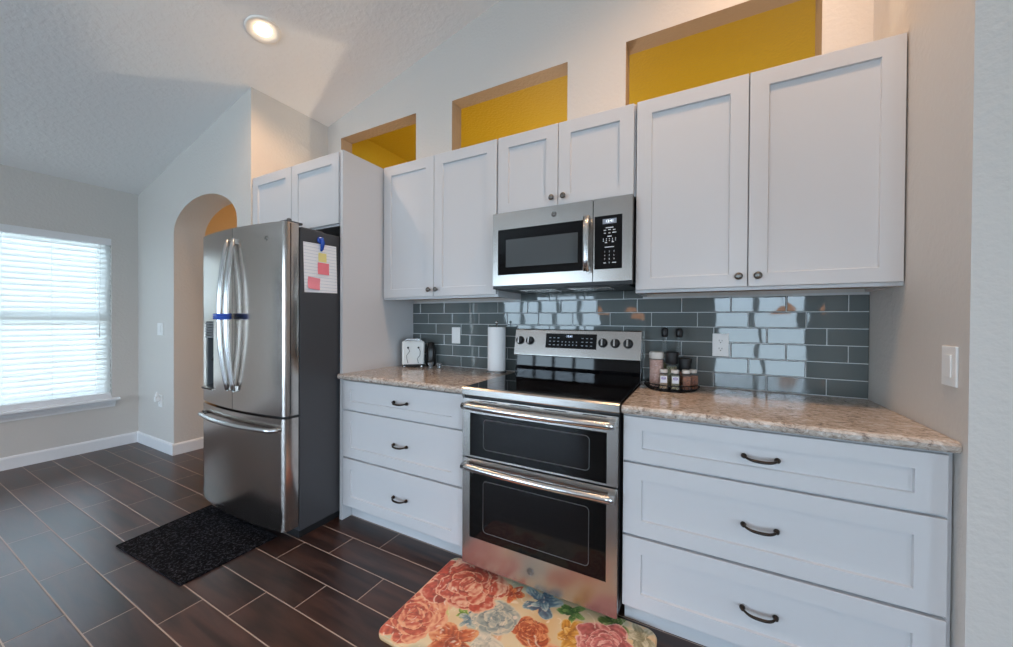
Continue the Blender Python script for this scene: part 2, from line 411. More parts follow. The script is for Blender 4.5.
# guessed rear slider / windows, shaped for the reflections in the tiles
def rear_window(nm, x0, x1, z0, z1, nm_m):
    g = thing(nm, '', ''); del g['label']; del g['category']; g['kind'] = 'structure'
    bm = bmesh.new(); y0, y1 = YB - .12, YB - .05
    for k in range(nm_m + 1):
        x = x0 + (x1 - x0 - .07) * k / nm_m; box(bm, x, x + .07, y0, y1, z0, z1)
    for z in (z0, z1 - .07): box(bm, x0, x1, y0, y1, z, z + .07)
    obj('window_frame', bm, TRIM, g)
    obj('window_pane', B(x0 + .03, x1 - .03, YB - .09, YB - .084, z0 + .03, z1 - .03), GLASS, g)
rear_window('window_2', -3.8, -1.1, .02, 2.35, 5)
rear_window('window_3', 1.3, 2.85, .0, 2.35, 2)
g = thing('window_4', '', ''); del g['label']; del g['category']; g['kind'] = 'structure'
bm = bmesh.new()
for k in range(4):
    y = -6.4 + (2.2 - .07) * k / 3; box(bm, XL - .12, XL - .05, y, y + .07, .02, 2.15)
for z in (.02, 2.08): box(bm, XL - .12, XL - .05, -6.4, -4.2, z, z + .07)
obj('window_frame', bm, TRIM, g)
g5 = thing('added_window', '', ''); del g5['label']; del g5['category']; g5['kind'] = 'structure'  # unseen window added so daylight reaches the left wall
b5 = bmesh.new()
for k in range(4):
    y = -5.6 + (2.8 - .07) * k / 3; box(b5, XR + .05, XR + .12, y, y + .07, .02, 2.35)
for z in (.02, 2.28): box(b5, XR + .05, XR + .12, -5.6, -2.8, z, z + .07)
obj('window_frame', b5, TRIM, g5); obj('window_pane', B(XR + .084, XR + .09, -5.57, -2.83, .05, 2.32), GLASS, g5)
obj('window_pane', B(XL - .09, XL - .084, -6.37, -4.23, .05, 2.12), GLASS, g)

# ------------------------------------------------------------ cabinets
def shaker(bm, x0, x1, z0, z1, yf, th=.019, sw=.066, tr=None, br=None, dep=.009):
    tr = tr or sw; br = br or sw; yb = yf + th
    o = [(x0, z0), (x1, z0), (x1, z1), (x0, z1)]
    i1 = [(x0 + sw, z0 + br), (x1 - sw, z0 + br), (x1 - sw, z1 - tr), (x0 + sw, z1 - tr)]
    d = .0025
    i2 = [(x0 + sw + d, z0 + br + d), (x1 - sw - d, z0 + br + d), (x1 - sw - d, z1 - tr - d), (x0 + sw + d, z1 - tr - d)]
    e = .0015
    oo = [(x0 + e, z0 + e), (x1 - e, z0 + e), (x1 - e, z1 - e), (x0 + e, z1 - e)]
    V = lambda pts_, y: [bm.verts.new((p[0], y, p[1])) for p in pts_]
    A, Bk, C, D, E_ = V(oo, yf), V(o, yf + e), V(i1, yf), V(i2, yf + dep), V(o, yb)
    for a, b in ((A, C), (C, D), (Bk, A), (E_, Bk)):
        for k in range(4): bm.faces.new((a[k], a[(k+1) % 4], b[(k+1) % 4], b[k]))
    bm.faces.new(D); bm.faces.new(E_[::-1])
    bmesh.ops.recalc_face_normals(bm, faces=bm.faces)
def knob(parent, x, z, yf):
    bm = bmesh.new(); lathe(bm, [(.006, 0), (.005, .012), (.0085, .016), (.0145, .020), (.0155, .024), (.012, .029), (.004, .031)], (x, yf, z), 20, axis='y')
    obj('knob', bm, PEWTER, parent)
def pull(parent, x, z, yf, w=.096):
    bm = bmesh.new(); h = w / 2; pts_ = []; rs = []
    for k in range(17):
        t = k / 16; s = -1 + 2 * t
        pts_.append((x + s * h, yf - .008 - .022 * (1 - s**4) , z - .005 * (1 - s * s) + .003)); rs.append(.0038 + .0016 * (1 - s * s))
    tube(bm, pts_, rs, 10)
    for s in (-1, 1):
        lathe(bm, [(.0095, 0), (.0095, .003), (.0075, .007), (.0065, .013), (.003, .016)], (x + s * h, yf, z + .003), 14, axis='y')
    obj('handle', bm, BRONZE, parent)
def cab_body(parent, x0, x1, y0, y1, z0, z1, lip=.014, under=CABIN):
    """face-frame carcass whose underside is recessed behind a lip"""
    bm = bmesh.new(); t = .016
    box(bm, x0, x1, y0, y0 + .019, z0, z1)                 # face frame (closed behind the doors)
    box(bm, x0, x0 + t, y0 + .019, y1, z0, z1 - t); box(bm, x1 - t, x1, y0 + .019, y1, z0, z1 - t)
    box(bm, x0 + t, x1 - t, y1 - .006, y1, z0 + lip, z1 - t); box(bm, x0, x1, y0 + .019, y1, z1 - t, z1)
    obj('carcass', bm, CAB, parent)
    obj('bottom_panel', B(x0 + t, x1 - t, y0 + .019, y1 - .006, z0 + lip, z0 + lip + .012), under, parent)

TOPZ = 2.306
def upper(name, label, x0, x1, z0, doors, y0, yb=0.0, kn=None, dz0=None, fill=None, br=.055):
    t = thing(name, label, 'cabinet', ((x0 + x1) / 2, yb, z0))
    cab_body(t, x0, x1, y0, yb - .002, z0, TOPZ)
    for i, (a, b) in enumerate(doors):
        bm = bmesh.new(); shaker(bm, a, b, dz0, TOPZ - .003, y0 - .019 - .0005, sw=.066, br=br)
        d = obj('door', bm, CAB, t)
        if kn: knob(d, kn[i], kn[2], y0 - .019)
    return t
YU = -.303
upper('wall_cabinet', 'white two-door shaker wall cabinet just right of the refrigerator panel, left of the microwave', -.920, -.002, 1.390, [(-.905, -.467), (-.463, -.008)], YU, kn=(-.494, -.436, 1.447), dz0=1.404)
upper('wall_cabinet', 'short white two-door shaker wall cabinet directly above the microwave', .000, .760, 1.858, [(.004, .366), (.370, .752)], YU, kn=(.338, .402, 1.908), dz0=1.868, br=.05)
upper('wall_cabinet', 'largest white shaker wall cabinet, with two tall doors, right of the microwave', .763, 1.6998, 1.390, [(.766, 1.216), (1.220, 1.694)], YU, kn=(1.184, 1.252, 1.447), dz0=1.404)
t = thing('wall_cabinet', 'short deep white two-door shaker cabinet above the refrigerator', 'cabinet', (-1.43, 0, 1.845))
cab_body(t, -1.938, -.948, -.617, -.002, 1.845, TOPZ, under=CAB)
for a, b in ((-1.925, -1.452), (-1.446, -.965)):
    bm = bmesh.new(); shaker(bm, a, b, 1.855, TOPZ - .003, -.6365, sw=.066, br=.055); obj('door', bm, CAB, t)
# tall end panel between fridge and counter
tag(obj('end_panel', B(-.946, -.922, -.637, -.002, 0, TOPZ, bev=.001), CAB, loc=(-.934, -.3, 0)), 'tall white full-height panel between the refrigerator and the left countertop', 'panel')

def base(name, label, x0, x1, dr, hx, a, b):
    t = thing(name, label, 'cabinet', ((x0 + x1) / 2, 0, 0))
    bm = bmesh.new(); box(bm, x0, x1, -.619, -.002, .095, .878); obj('carcass', bm, CAB, t)
    obj('toe_kick', B(x0 + .002, x1 - .002, -.566, -.550, .0, .095), CAB, t)
    for z0, z1 in dr:
        bm = bmesh.new(); shaker(bm, a, b, z0, z1, -.6395, sw=.070, tr=.052 if z1 - z0 < .25 else .062, br=.052 if z1 - z0 < .25 else .062)
        d = obj('drawer', bm, CAB, t, label=None)
        zc = (z0 + z1) / 2 if z1 - z0 < .25 else (z0 + z1) / 2
        pull(d, hx, zc - .004, -.6395)
base('base_cabinet', 'white three-drawer base cabinet between the refrigerator panel and the range', -.920, -.006, [(.700, .876), (.405, .690), (.102, .395)], -.437, -.916, -.014)
base('base_cabinet', 'wide white three-drawer base cabinet right of the range', .768, 1.697, [(.694, .872), (.398, .684), (.104, .388)], 1.231, .772, 1.682)

# countertops
def counter(label, x0, x1, xo0):
    bm = bmesh.new()
    prof = [(0 - .002, .880), (-.640, .880), (-.652, .884), (-.657, .892), (-.658, .904), (-.653, .912), (-.644, .9155), (-.002, .9155)]
    prism(bm, prof, 'x', x0, x1)
    if xo0 < x0:
        p2 = [(-.640, .880), (-.652, .884), (-.657, .892), (-.658, .904), (-.653, .912), (-.644, .9155), (-.6385, .9155), (-.6385, .880)]
        prism(bm, p2, 'x', xo0, x0)
    o = obj('countertop', bm, QUARTZ, loc=((x0 + x1) / 2, -.3, .88)); tag(o, label, 'countertop')
    return o
counter('speckled beige quartz countertop left of the range, with the toaster on it', -.9215, -.003, -.944)
counter('speckled beige quartz countertop right of the range, with the spice tray on it', .766, 1.6985, .766)

# backsplash
bm = bmesh.new(); x0t, x1t = -.921, 1.698; zb, rh_, pl, g = .918, .0768, .2249, .0040
ztop = 1.3885
for k in range(7):
    za = zb + k * rh_ + g / 2; zc = min(zb + (k + 1) * rh_ - g / 2, ztop)
    if k == 6: zc = 1.44
    j = 1.555 - .0752 * k
    n0 = math.floor((x0t - j) / pl) - 1
    for n in range(n0, n0 + 15):
        a = max(j + n * pl + g / 2, x0t + .001); b = min(j + (n + 1) * pl - g / 2, x1t - .0005)
        if b - a < .008: continue
        if k == 6:
            if b < .004 or a > .758: continue
            a, b = max(a, .004), min(b, .758)
        e = .0022
        P0 = [(a, za), (b, za), (b, zc), (a, zc)]; P1 = [(a + e, za + e), (b - e, za + e), (b - e, zc - e), (a + e, zc - e)]
        tx_, tz_ = random.uniform(-.007, .007), random.uniform(-.006, .006)
        A = [bm.verts.new((p[0], -.0025, p[1])) for p in P0]; C = [bm.verts.new((p[0], -.0072, p[1])) for p in P0]
        D = [bm.verts.new((p[0], -.0092 + tx_ * (p[0] - (a + b) / 2) + tz_ * (p[1] - (za + zc) / 2), p[1])) for p in P1]
        for u_, v_ in ((A, C), (C, D)):
            for q in range(4): bm.faces.new((u_[q], u_[(q+1) % 4], v_[(q+1) % 4], v_[q]))
        bm.faces.new(D)
bmesh.ops.recalc_face_normals(bm, faces=bm.faces)
for f in bm.faces:
    pass
bs = thing('backsplash', 'dark grey glass subway tile backsplash behind the range and counters', 'backsplash', (.39, 0, .916))
obj('tiles', bm, TILE, bs)
bm = bmesh.new(); box(bm, x0t, x1t, -.0055, -.0005, .9165, 1.3885); box(bm, .004, .758, -.0055, -.0005, 1.3885, 1.442)
obj('grout', bm, GROUT, bs)

# ------------------------------------------------------------ outlets and switches
def plate_y(name, label, cat, x, z, yf, w=.072, h=.116, kind='duplex', grp=None):
    t = thing(name, label, cat, (x, yf, z))
    obj('cover_plate', B(x - w/2, x + w/2, yf - .006, yf, z - h/2, z + h/2, bev=.002), PLATE, t)
    if kind == 'duplex':
        for s in (-1, 1):
            bm = bmesh.new(); zc = z + s * .02
            pr = [(x + .0165 * math.cos(a) , zc + min(.0145, max(-.0145, .018 * math.sin(a)))) for a in [2*PI*k/24 for k in range(24)]]
            prism(bm, pr, 'y', yf - .008, yf - .006)
            so_ = obj('socket', bm, PLATE, t)
            bm = bmesh.new()
            box(bm, x - .0075, x - .005, yf - .0085, yf - .0078, zc - .002, zc + .007); box(bm, x + .005, x + .0075, yf - .0085, yf - .0078, zc - .001, zc + .006)
            lathe(bm, [(.003, 0), (.003, .0007)], (x, yf - .0078, zc - .0075), 10, axis='y')
            obj('socket_slots', bm, SLOT, so_)
    elif kind == 'rocker':
        obj('rocker', B(x - .0165, x + .0165, yf - .0095, yf - .006, z - .033, z + .033, bev=.001), PLATE, t)
    return t
plate_y('wall_outlet', 'white duplex outlet on the tiles right of the spice tray', 'outlet', 1.135, 1.135, -.0092)
plate_y('wall_switch', 'white switch plate on the tiles between toaster and paper towels', 'switch', -.510, 1.143, -.0092, kind='rocker')
plate_y('wall_switch', 'white switch plate on the pale wall left of the archway', 'switch', -3.475, 1.150, -.64, w=.115, kind='rocker')
t = plate_y('wall_outlet', 'white low outlet with a plug-in left of the archway', 'outlet', -3.475, .470, -.64, w=.072)
bm = bmesh.new(); box(bm, -3.493, -3.457, -.685, -.6485, .468, .512, bev=.004); lathe(bm, [(.012, 0), (.014, .02), (.008, .04), (.002, .05)], (-3.475, -.668, .51), 14)
tag(obj('air_freshener', bm, PLATE, loc=(-3.475, -.66, .49)), 'small white plug-in air freshener in the low outlet left of the arch', 'air freshener')
# switch on right return wall (x = 1.70)
t = thing('wall_switch', 'white dimmer switch on the beige wall at the right end of the counter', 'switch', (1.70, -.598, 1.127))
obj('cover_plate', B(1.694, 1.70, -.634, -.562, 1.068, 1.186, bev=.002), PLATE, t)
obj('rocker', B(1.6905, 1.694, -.6145, -.5815, 1.094, 1.160, bev=.001), PLATE, t)

# ------------------------------------------------------------ emblem helper (two looping letters in a disc)
def emblem(parent, x, y, z, r, disc, ink, thick=.0015):
    bm = bmesh.new(); lathe(bm, [(r, 0), (r, thick), (r * .94, thick * 1.3)], (x, y, z), 28, axis='y')
    e = obj('emblem', bm, disc, parent)
    bm = bmesh.new(); yy = y - thick * 1.5
    tube(bm, [(x + .86 * r * math.cos(a), yy, z + .86 * r * math.sin(a)) for a in [2*PI*k/28 for k in range(28)]], r * .06, 6, closed=True)
    # looping "G"
    G_ = [(-.02, .42), (-.22, .55), (-.45, .38), (-.52, .05), (-.45, -.28), (-.25, -.42), (-.06, -.22), (-.04, .02), (-.2, .08)]
    E2 = [(.5, .42), (.3, .58), (.12, .38), (.2, .12), (.36, .06), (.16, .0), (.06, -.24), (.22, -.46), (.46, -.38), (.56, -.2)]
    for c in (G_, E2): tube(bm, [(x + a * r, yy, z + b * r) for a, b in c], r * .07, 6)
    obj('emblem_letters', bm, ink, e)

# ------------------------------------------------------------ refrigerator
FR = thing('refrigerator', 'tall stainless steel french-door refrigerator with charcoal sides, beside the arch', 'refrigerator', (-1.41, -.5, 0))
fx0, fx1 = -1.872, -.962
obj('case', B(fx0 + .004, fx1, -.885, -.03, .045, 1.772, bev=.003), CASE, FR)
bm = bmesh.new(); box(bm, fx0 + .02, fx1 - .015, -.88, -.10, .0, .045); obj('base_grille', bm, DARK, FR)
def front_y(x):   # bowed door front
    s = (x - (fx0 + fx1) / 2) / ((fx1 - fx0) / 2)
    return -.968 - .042 * (1 - s * s)
def bowed(x0, x1, z0, z1, yb=-.893, n=16, rl=0, rr=0):
    """door slab with a bowed front and rounded outer corners"""
    pts_ = [(x0, yb)]
    r_ = .014
    for k in range(n + 1):
        x = x0 + (x1 - x0) * k / n; y = front_y(x)
        if rl and k == 0: pts_ += [(x0, y + r_), (x0 + r_ * .3, y + r_ * .3), (x0 + r_, front_y(x0 + r_))]; continue
        if rr and k == n: pts_ += [(x1 - r_, front_y(x1 - r_)), (x1 - r_ * .3, y + r_ * .3), (x1, y + r_)]; continue
        pts_.append((x, y))
    pts_.append((x1, yb))
    bm = bmesh.new(); fs = prism(bm, pts_, 'z', z0, z1)
    for f in fs[2:]:
        if abs(f.normal.z) < .5: f.smooth = True
    return bm
SX = (fx0 + fx1) / 2
def smooth_angle(o, ang=.6):
    pass
def edge_split(o):
    md = o.modifiers.new('es', 'EDGE_SPLIT'); md.split_angle = .5
# left door built around the dispenser recess
dx0, dx1, dz0_, dz1_ = -1.795, -1.665, .80, 1.235
bm = bowed(fx0, dx0, .715, 1.79, rl=1, n=4)
for a, b, c, d in ((dx0, dx1, .715, dz0_), (dx0, dx1, dz1_, 1.79)):
    b2 = bowed(a, b, c, d, n=5); me_ = bpy.data.meshes.new('t'); b2.to_mesh(me_); b2.free(); bm.from_mesh(me_)
b2 = bowed(dx1, SX - .002, .715, 1.79, n=8); me_ = bpy.data.meshes.new('t'); b2.to_mesh(me_); b2.free(); bm.from_mesh(me_)
ld = obj('door', bm, STEELV, FR, label='left refrigerator door with the water dispenser'); edge_split(ld)
# dispenser: recess, louvred control panel, tray
bm = bmesh.new()
box(bm, dx0, dx1, -.925, -.915, dz0_, dz1_)
box(bm, dx0, dx0 + .006, -.975, -.925, dz0_, dz1_); box(bm, dx1 - .006, dx1, -.985, -.925, dz0_, dz1_)
obj('dispenser_recess', bm, mat('dispenser_grey', (.10, .11, .12), .35), ld)
bm = bmesh.new(); yl = front_y(dx0) + .004
for k in range(6):
    z = 1.13 + k * .017
    prism(bm, [(-.985, z), (-.992, z + .003), (-.985, z + .013), (-.93, z + .013), (-.93, z)], 'x', dx0 + .004, dx1 - .004)
obj('dispenser_panel', bm, mat('dispenser_panel', (.16, .17, .18), .3), ld)
bm = bmesh.new(); prism(bm, [(-.925, .80), (-1.0, .80), (-1.008, .812), (-.925, .835)], 'x', dx0 - .006, dx1 + .004); obj('dispenser_tray', bm, STEEL, ld)
bm = bmesh.new(); tube(bm, [(-1.73, -.945, 1.12), (-1.73, -.95, 1.03), (-1.73, -.965, .98)], [.016, .013, .02], 10); obj('dispenser_paddle', bm, DARK, ld)
rd = obj('door', bowed(SX + .002, fx1, .715, 1.79, rr=1), STEELV, FR); edge_split(rd)
fd = obj('freezer_drawer', bowed(fx0, fx1, .078, .700, rr=1, rl=1, n=24), STEELV, FR); edge_split(fd)
obj('door_gasket', B(fx0 + .01, fx1 - .008, -.9, -.884, .09, 1.775), DARK, FR)
obj('door_seal', B(fx1 - .01, fx1 + .0006, -.942, -.936, .725, 1.785), DARK, rd)
# door side liners (pale strip and dark seal seen on the side)
bm = bmesh.new(); box(bm, SX + .01, fx1 - .003, -.95, -.9, .700, .715); obj('hinge_gap', bm, DARK, FR)
bm = bmesh.new(); box(bm, fx1 - .075, fx1 - .015, -.955, -.86, 1.79, 1.803, bev=.003); lathe(bm, [(.012, 0), (.012, .022), (.007, .026)], (fx1 - .03, -.93, 1.79), 14)
box(bm, fx1 - .07, fx1 - .03, -.86, -.72, 1.772, 1.785, bev=.002); obj('hinge', bm, mat('hinge_grey', (.09, .09, .095), .4), FR)
bm = bmesh.new(); box(bm, fx1 - .05, fx1 + .003, -.93, -.885, .700, .713, bev=.002); obj('hinge', bm, DARK, FR)
# door handles: long bars bowing outward
def vhandle(parent, x, sgn):
    bm = bmesh.new(); pts_ = []; n = 22
    for k in range(n + 1):
        t_ = k / n; s = 2 * t_ - 1
        pts_.append((x - sgn * .004 * (1 - s * s), -1.022 - .040 * (1 - s * s), .830 + t_ * .885))
    tube(bm, pts_, [.0135 + .006 * (1 - (2*k/n - 1)**2) for k in range(n + 1)], 12, sx=.8)
    for z in (.840, 1.706):
        box(bm, x - .011, x + .011, -1.028, front_y(x) + .004, z - .018, z + .018, bev=.004)
    obj('handle', bm, CHROME, parent)
vhandle(ld, -1.450, 1); vhandle(rd, -1.380, -1)
bm = bmesh.new(); pts_ = []; n = 24
for k in range(n + 1):
    s = 2 * k / n - 1; x = SX + s * .415
    pts_.append((x, front_y(x) - .030 - .014 * (1 - s * s) + (.022 if abs(s) > .999 else 0), .640))
tube(bm, pts_, .0135, 12)
for s in (-1, 1):
    x = SX + s * .405; tube(bm, [(x, front_y(x) - .028, .640), (x, front_y(x) + .01, .640)], .012, 10)
obj('handle', bm, CHROME, fd)
emblem(rd, -1.105, front_y(-1.105) + .0008, 1.705, .014, CHROME, PEWTER)
# blue strap between the handles
BLUE = mat('blue_plastic', (.02, .08, .42), .25)
bm = bmesh.new(); 
for zz in (-.011, 0, .011):
    tube(bm, [(-1.480, -1.062, 1.268 + zz), (-1.452, -1.088, 1.266 + zz), (-1.378, -1.088, 1.264 + zz), (-1.348, -1.062, 1.266 + zz), (-1.378, -1.036, 1.268 + zz), (-1.452, -1.036, 1.268 + zz)], .0062, 8, closed=True)
tag(obj('handle_strap', bm, BLUE, loc=(-1.418, -1.06, 1.266)), 'blue strap looped around both refrigerator door handles', 'strap')
# notes on the fridge side
def sidecard(name, y0, y1, z0, z1, off, m, label, cat, curl=0, tilt=0, grp=None):
    bm = bmesh.new(); n = 8; X = fx1 + off
    rows = []
    for i in range(n + 1):
        row = []
        for j in range(n + 1):
            y = y0 + (y1 - y0) * i / n; z = z0 + (z1 - z0) * j / n
            dd = curl * max(0, 1 - j / n * 1.6) ** 2 * (1 - .5 * i / n) + .0006 * math.sin(i * .8) * (curl > 0)
            yc, zc = (y0 + y1) / 2, (z0 + z1) / 2
            yy = yc + (y - yc) * math.cos(tilt) - (z - zc) * math.sin(tilt); zz = zc + (y - yc) * math.sin(tilt) + (z - zc) * math.cos(tilt)
            row.append((X + dd, yy, zz))
        rows.append(row)
    for lay in (0, .0004):
        vv = [[bm.verts.new((p[0] + lay, p[1], p[2])) for p in row] for row in rows]
        for i in range(n):
            for j in range(n): bm.faces.new((vv[i][j], vv[i+1][j], vv[i+1][j+1], vv[i][j+1]))
    o = obj(name, bm, m, loc=(X, (y0 + y1) / 2, (z0 + z1) / 2)); return tag(o, label, cat, grp)
LINED = mat('lined_paper', (.80, .81, .83), .8)
g_ = nd(LINED, 'ShaderNodeNewGeometry'); s_ = nd(LINED, 'ShaderNodeSeparateXYZ'); lk(LINED, g_.outputs['Position'], s_.inputs[0])
m1 = nd(LINED, 'ShaderNodeMath', operation='DIVIDE'); lk(LINED, s_.outputs['Z'], m1.inputs[0]); m1.inputs[1].default_value = .019
m2 = nd(LINED, 'ShaderNodeMath', operation='FRACT'); lk(LINED, m1.outputs[0], m2.inputs[0])
m3 = nd(LINED, 'ShaderNodeMath', operation='LESS_THAN'); lk(LINED, m2.outputs[0], m3.inputs[0]); m3.inputs[1].default_value = .10
mxl = nd(LINED, 'ShaderNodeMix', data_type='RGBA'); lk(LINED, m3.outputs[0], mxl.inputs[0]); mxl.inputs[6].default_value = (.80, .81, .83, 1); mxl.inputs[7].default_value = (.45, .52, .62, 1)
lk(LINED, mxl.outputs[2], P(LINED).inputs['Base Color'])
sidecard('paper_sheet', -.864, -.650, 1.412, 1.700, .001, LINED, 'white lined paper sheet held by the blue clip on the refrigerator side', 'paper', tilt=.03)
sidecard('sticky_note', -.775, -.722, 1.595, 1.648, .0025, mat('note_yellow', (.80, .70, .28), .8), 'pale yellow sticky note just under the blue clip', 'sticky note', curl=.002)
sidecard('sticky_note', -.780, -.706, 1.520, 1.590, .004, mat('note_pink', (.85, .22, .26), .8), 'pink square sticky note in the middle of the paper sheet', 'sticky note', curl=.003)
sidecard('sticky_note', -.842, -.765, 1.428, 1.498, .0025, mat('note_pink_pale', (.85, .28, .33), .8), 'pink sticky note curling at the lower corner of the paper sheet', 'sticky note', curl=.012, tilt=-.08)
bm = bmesh.new(); lathe(bm, [(.020, 0), (.022, .006), (.017, .011), (.006, .013)], (fx1 + .003, -.765, 1.722), 20, axis='x')
tube(bm, [(fx1 + .014, -.765, 1.735), (fx1 + .024, -.762, 1.705), (fx1 + .014, -.760, 1.668), (fx1 + .006, -.760, 1.660)], [.011, .013, .009, .006], 10)
tag(obj('magnetic_clip', bm, BLUE, loc=(fx1, -.765, 1.70)), 'glossy blue magnetic clip at the top of the paper sheet', 'magnet')

# ------------------------------------------------------------ range
RG = thing('range', 'freestanding stainless double-oven electric range with black glass cooktop', 'stove', (.381, -.33, 0))
obj('body', B(.004, .758, -.634, -.03, .055, .900), mat('range_side', (.02, .02, .022), .4), RG)
for x in (.05, .71):
    for y in (-.56, -.1):
        bm = bmesh.new(); lathe(bm, [(.02, 0), (.02, .01), (.01, .012), (.01, .056)], (x, y, 0), 14); obj('levelling_foot', bm, DARK, RG)
ct = obj('cooktop', B(.003, .759, -.652, -.085, .906, .9235, bev=.003), BLACKGL, RG)
RING = mat('burner_ring', (.06, .06, .065), .2)
bm = bmesh.new()
for cx, cy, rr in ((.19, -.50, .115), (.57, -.50, .10), (.19, -.23, .075), (.57, -.23, .09), (.38, -.22, .05)):
    for r0 in (rr, rr * .6):
        N = 48; 
        a1 = [bm.verts.new((cx + r0 * math.cos(2*PI*k/N), cy + r0 * math.sin(2*PI*k/N), .9237)) for k in range(N)]
        a2 = [bm.verts.new((cx + (r0 - .0015) * math.cos(2*PI*k/N), cy + (r0 - .0015) * math.sin(2*PI*k/N), .9237)) for k in range(N)]
        for k in range(N): bm.faces.new((a1[k], a1[(k+1) % N], a2[(k+1) % N], a2[k]))
obj('burner_marks', bm, RING, ct)
bm = bmesh.new(); prism(bm, [(-.640, .884), (-.669, .884), (-.671, .888), (-.671, .916), (-.664, .9225), (-.648, .9245), (-.640, .9225)], 'x', .001, .761); obj('front_trim', bm, STEEL, RG)
# vent slot under the trim
bm = bmesh.new(); box(bm, .006, .756, -.655, -.634, .872, .884); obj('vent_gap', bm, DARK, RG)
OVENGL = mat('oven_glass', (.004, .004, .004), .05, spec=.28)
def oven_door(z0, z1, gz0, gz1, iz0, iz1, hz, lab):
    yf = -.668; x0, x1, gx0, gx1 = .006, .757, .048, .712
    bm = bmesh.new(); yb = -.640
    for a, b, c, d in ((x0, x1, z0, gz0), (x0, x1, gz1, z1), (x0, gx0, gz0, gz1), (gx1, x1, gz0, gz1)): box(bm, a, b, yf, yb, c, d)
    bmesh.ops.remove_doubles(bm, verts=bm.verts, dist=1e-5)
    d = obj('oven_door', bm, STEEL, RG, bevel=.0, label=lab)
    bm = bmesh.new(); box(bm, gx0, gx1, yf + .0015, yb, gz0, gz1)
    obj('door_glass', bm, OVENGL, d)
    # inner viewing window outline with rounded corners
    bm = bmesh.new(); r_ = .018; c_ = []
    ix0, ix1 = .125, .640
    for (cx, cz, a0) in ((ix1 - r_, iz1 - r_, 0), (ix0 + r_, iz1 - r_, PI/2), (ix0 + r_, iz0 + r_, PI), (ix1 - r_, iz0 + r_, 1.5 * PI)):
        for k in range(6): a = a0 + PI/2 * k / 5; c_.append((cx + r_ * math.cos(a), yf + .0008, cz + r_ * math.sin(a)))
    tube(bm, c_, .0016, 6, closed=True); obj('window_outline', bm, mat('window_line', (.13, .13, .135), .35, .6), d)
    bm = bmesh.new(); prism(bm, [(p[0], p[2]) for p in c_], 'y', yf + .0007, yf + .0014); obj('inner_window', bm, mat('oven_inner', (.007, .006, .006), .05, spec=.28), d)
    # tubular handle bowing outward, on end brackets
    bm = bmesh.new(); n = 22; pts_ = []
    for k in range(n + 1):
        s = 2 * k / n - 1; pts_.append((.385 + s * .362, -.698 - .016 * (1 - s * s), hz))
    tube(bm, pts_, .0165, 14)
    obj('handle', bm, CHROME, d)
    for s in (-1, 1):
        bm = bmesh.new(); box(bm, .385 + s * .350 - .014, .385 + s * .350 + .014, -.700, yf, hz - .014, hz + .016, bev=.004)
        obj('handle_bracket', bm, STEEL, d)
    return d
oven_door(.584, .870, .592, .800, .630, .775, .838, 'upper, shorter oven door of the range')
d2 = oven_door(.054, .576, .190, .508, .230, .478, .545, 'lower, taller oven door of the range')
emblem(d2, .376, -.668, .122, .017, EMB, STEEL)
# slots at the top of upper door
for x in (.10, .27, .44, .61): obj('door_vent', B(x, x + .10, -.6688, -.667, .861, .865), DARK, RG)
# backguard
bm = bmesh.new(); prism(bm, [(-.030, .92), (-.088, .92), (-.088, .950), (-.070, .972), (-.066, 1.06), (-.030, 1.06)], 'x', .004, .758); obj('backguard_glass', bm, BLACKGL, RG)
bgd = bm = bmesh.new(); prism(bm, [(-.024, 1.036), (-.096, 1.036), (-.100, 1.042), (-.068, 1.196), (-.060, 1.2), (-.024, 1.2)], 'x', .0, .762)
bk = obj('control_panel', bm, STEEL, RG, bevel=.002)
obj('panel_cap', B(-.0, .762, -.022, -.012, .92, 1.2), DARK, RG)
def sl(z, off=0): # y on the sloped face at height z
    return -.100 + (z - 1.042) * (.032 / .154) - off
ANG = math.atan2(.032, .154)
def sloped(bm, x0, x1, z0, z1, off0, off1, mi=0):
    prism(bm, [(sl(z0, off0), z0), (sl(z1, off0), z1), (sl(z1, off1), z1), (sl(z0, off1), z0)], 'x', x0, x1, mi)
bm = bmesh.new(); sloped(bm, .210, .520, 1.090, 1.176, -.001, .0016); dsp = obj('display', bm, BLACKGL, bk)
LEDM = mat('display_marks', (.30, .34, .38), .5, emit=(.65, .8, 1), estr=.0)
bm = bmesh.new()
for cx0, n in ((.232, 3), (.432 + .0, 3)):
    bm = bmesh.new()
    for i in range(n):
        for j in range(3):
            x = cx0 + i * .026; z = 1.106 + j * .021
            sloped(bm, x, x + .012, z, z + .0045, .0016, .0020)
    obj('display_icons', bm, LEDM, dsp)
bm = bmesh.new()
for i in range(5):
    for j in range(2):
        x = .312 + i * .022; z = 1.106 + j * .018; sloped(bm, x, x + .006, z, z + .007, .0016, .0020)
obj('display_icons', bm, LEDM, dsp)
text('display_clock', '12:41', .017, (.358, sl(1.160, .0019), 1.160), mat('clock_lit', (.7, .8, 1), .5, emit=(.6, .75, 1), estr=.7), dsp, rx=PI/2 - ANG)
for x in (.038, .106, .556, .624, .694):
    z = 1.128; bm = bmesh.new()
    lathe(bm, [(.0265, 0), (.0265, .003), (.0235, .006), (.021, .020), (.018, .022)], (0, 0, 0), 26, axis='y')
    bm.transform(Matrix.Translation((x, sl(z), z)) @ Matrix.Rotation(-ANG, 4, 'X'))
    k = obj('control_knob', bm, DARK, bk)
    bm = bmesh.new(); box(bm, -.0055, .0055, -.033, -.020, -.020, .020, bev=.002)
    bm.transform(Matrix.Translation((x, sl(z), z)) @ Matrix.Rotation(-ANG, 4, 'X')); obj('knob_grip', bm, CHROME, k)

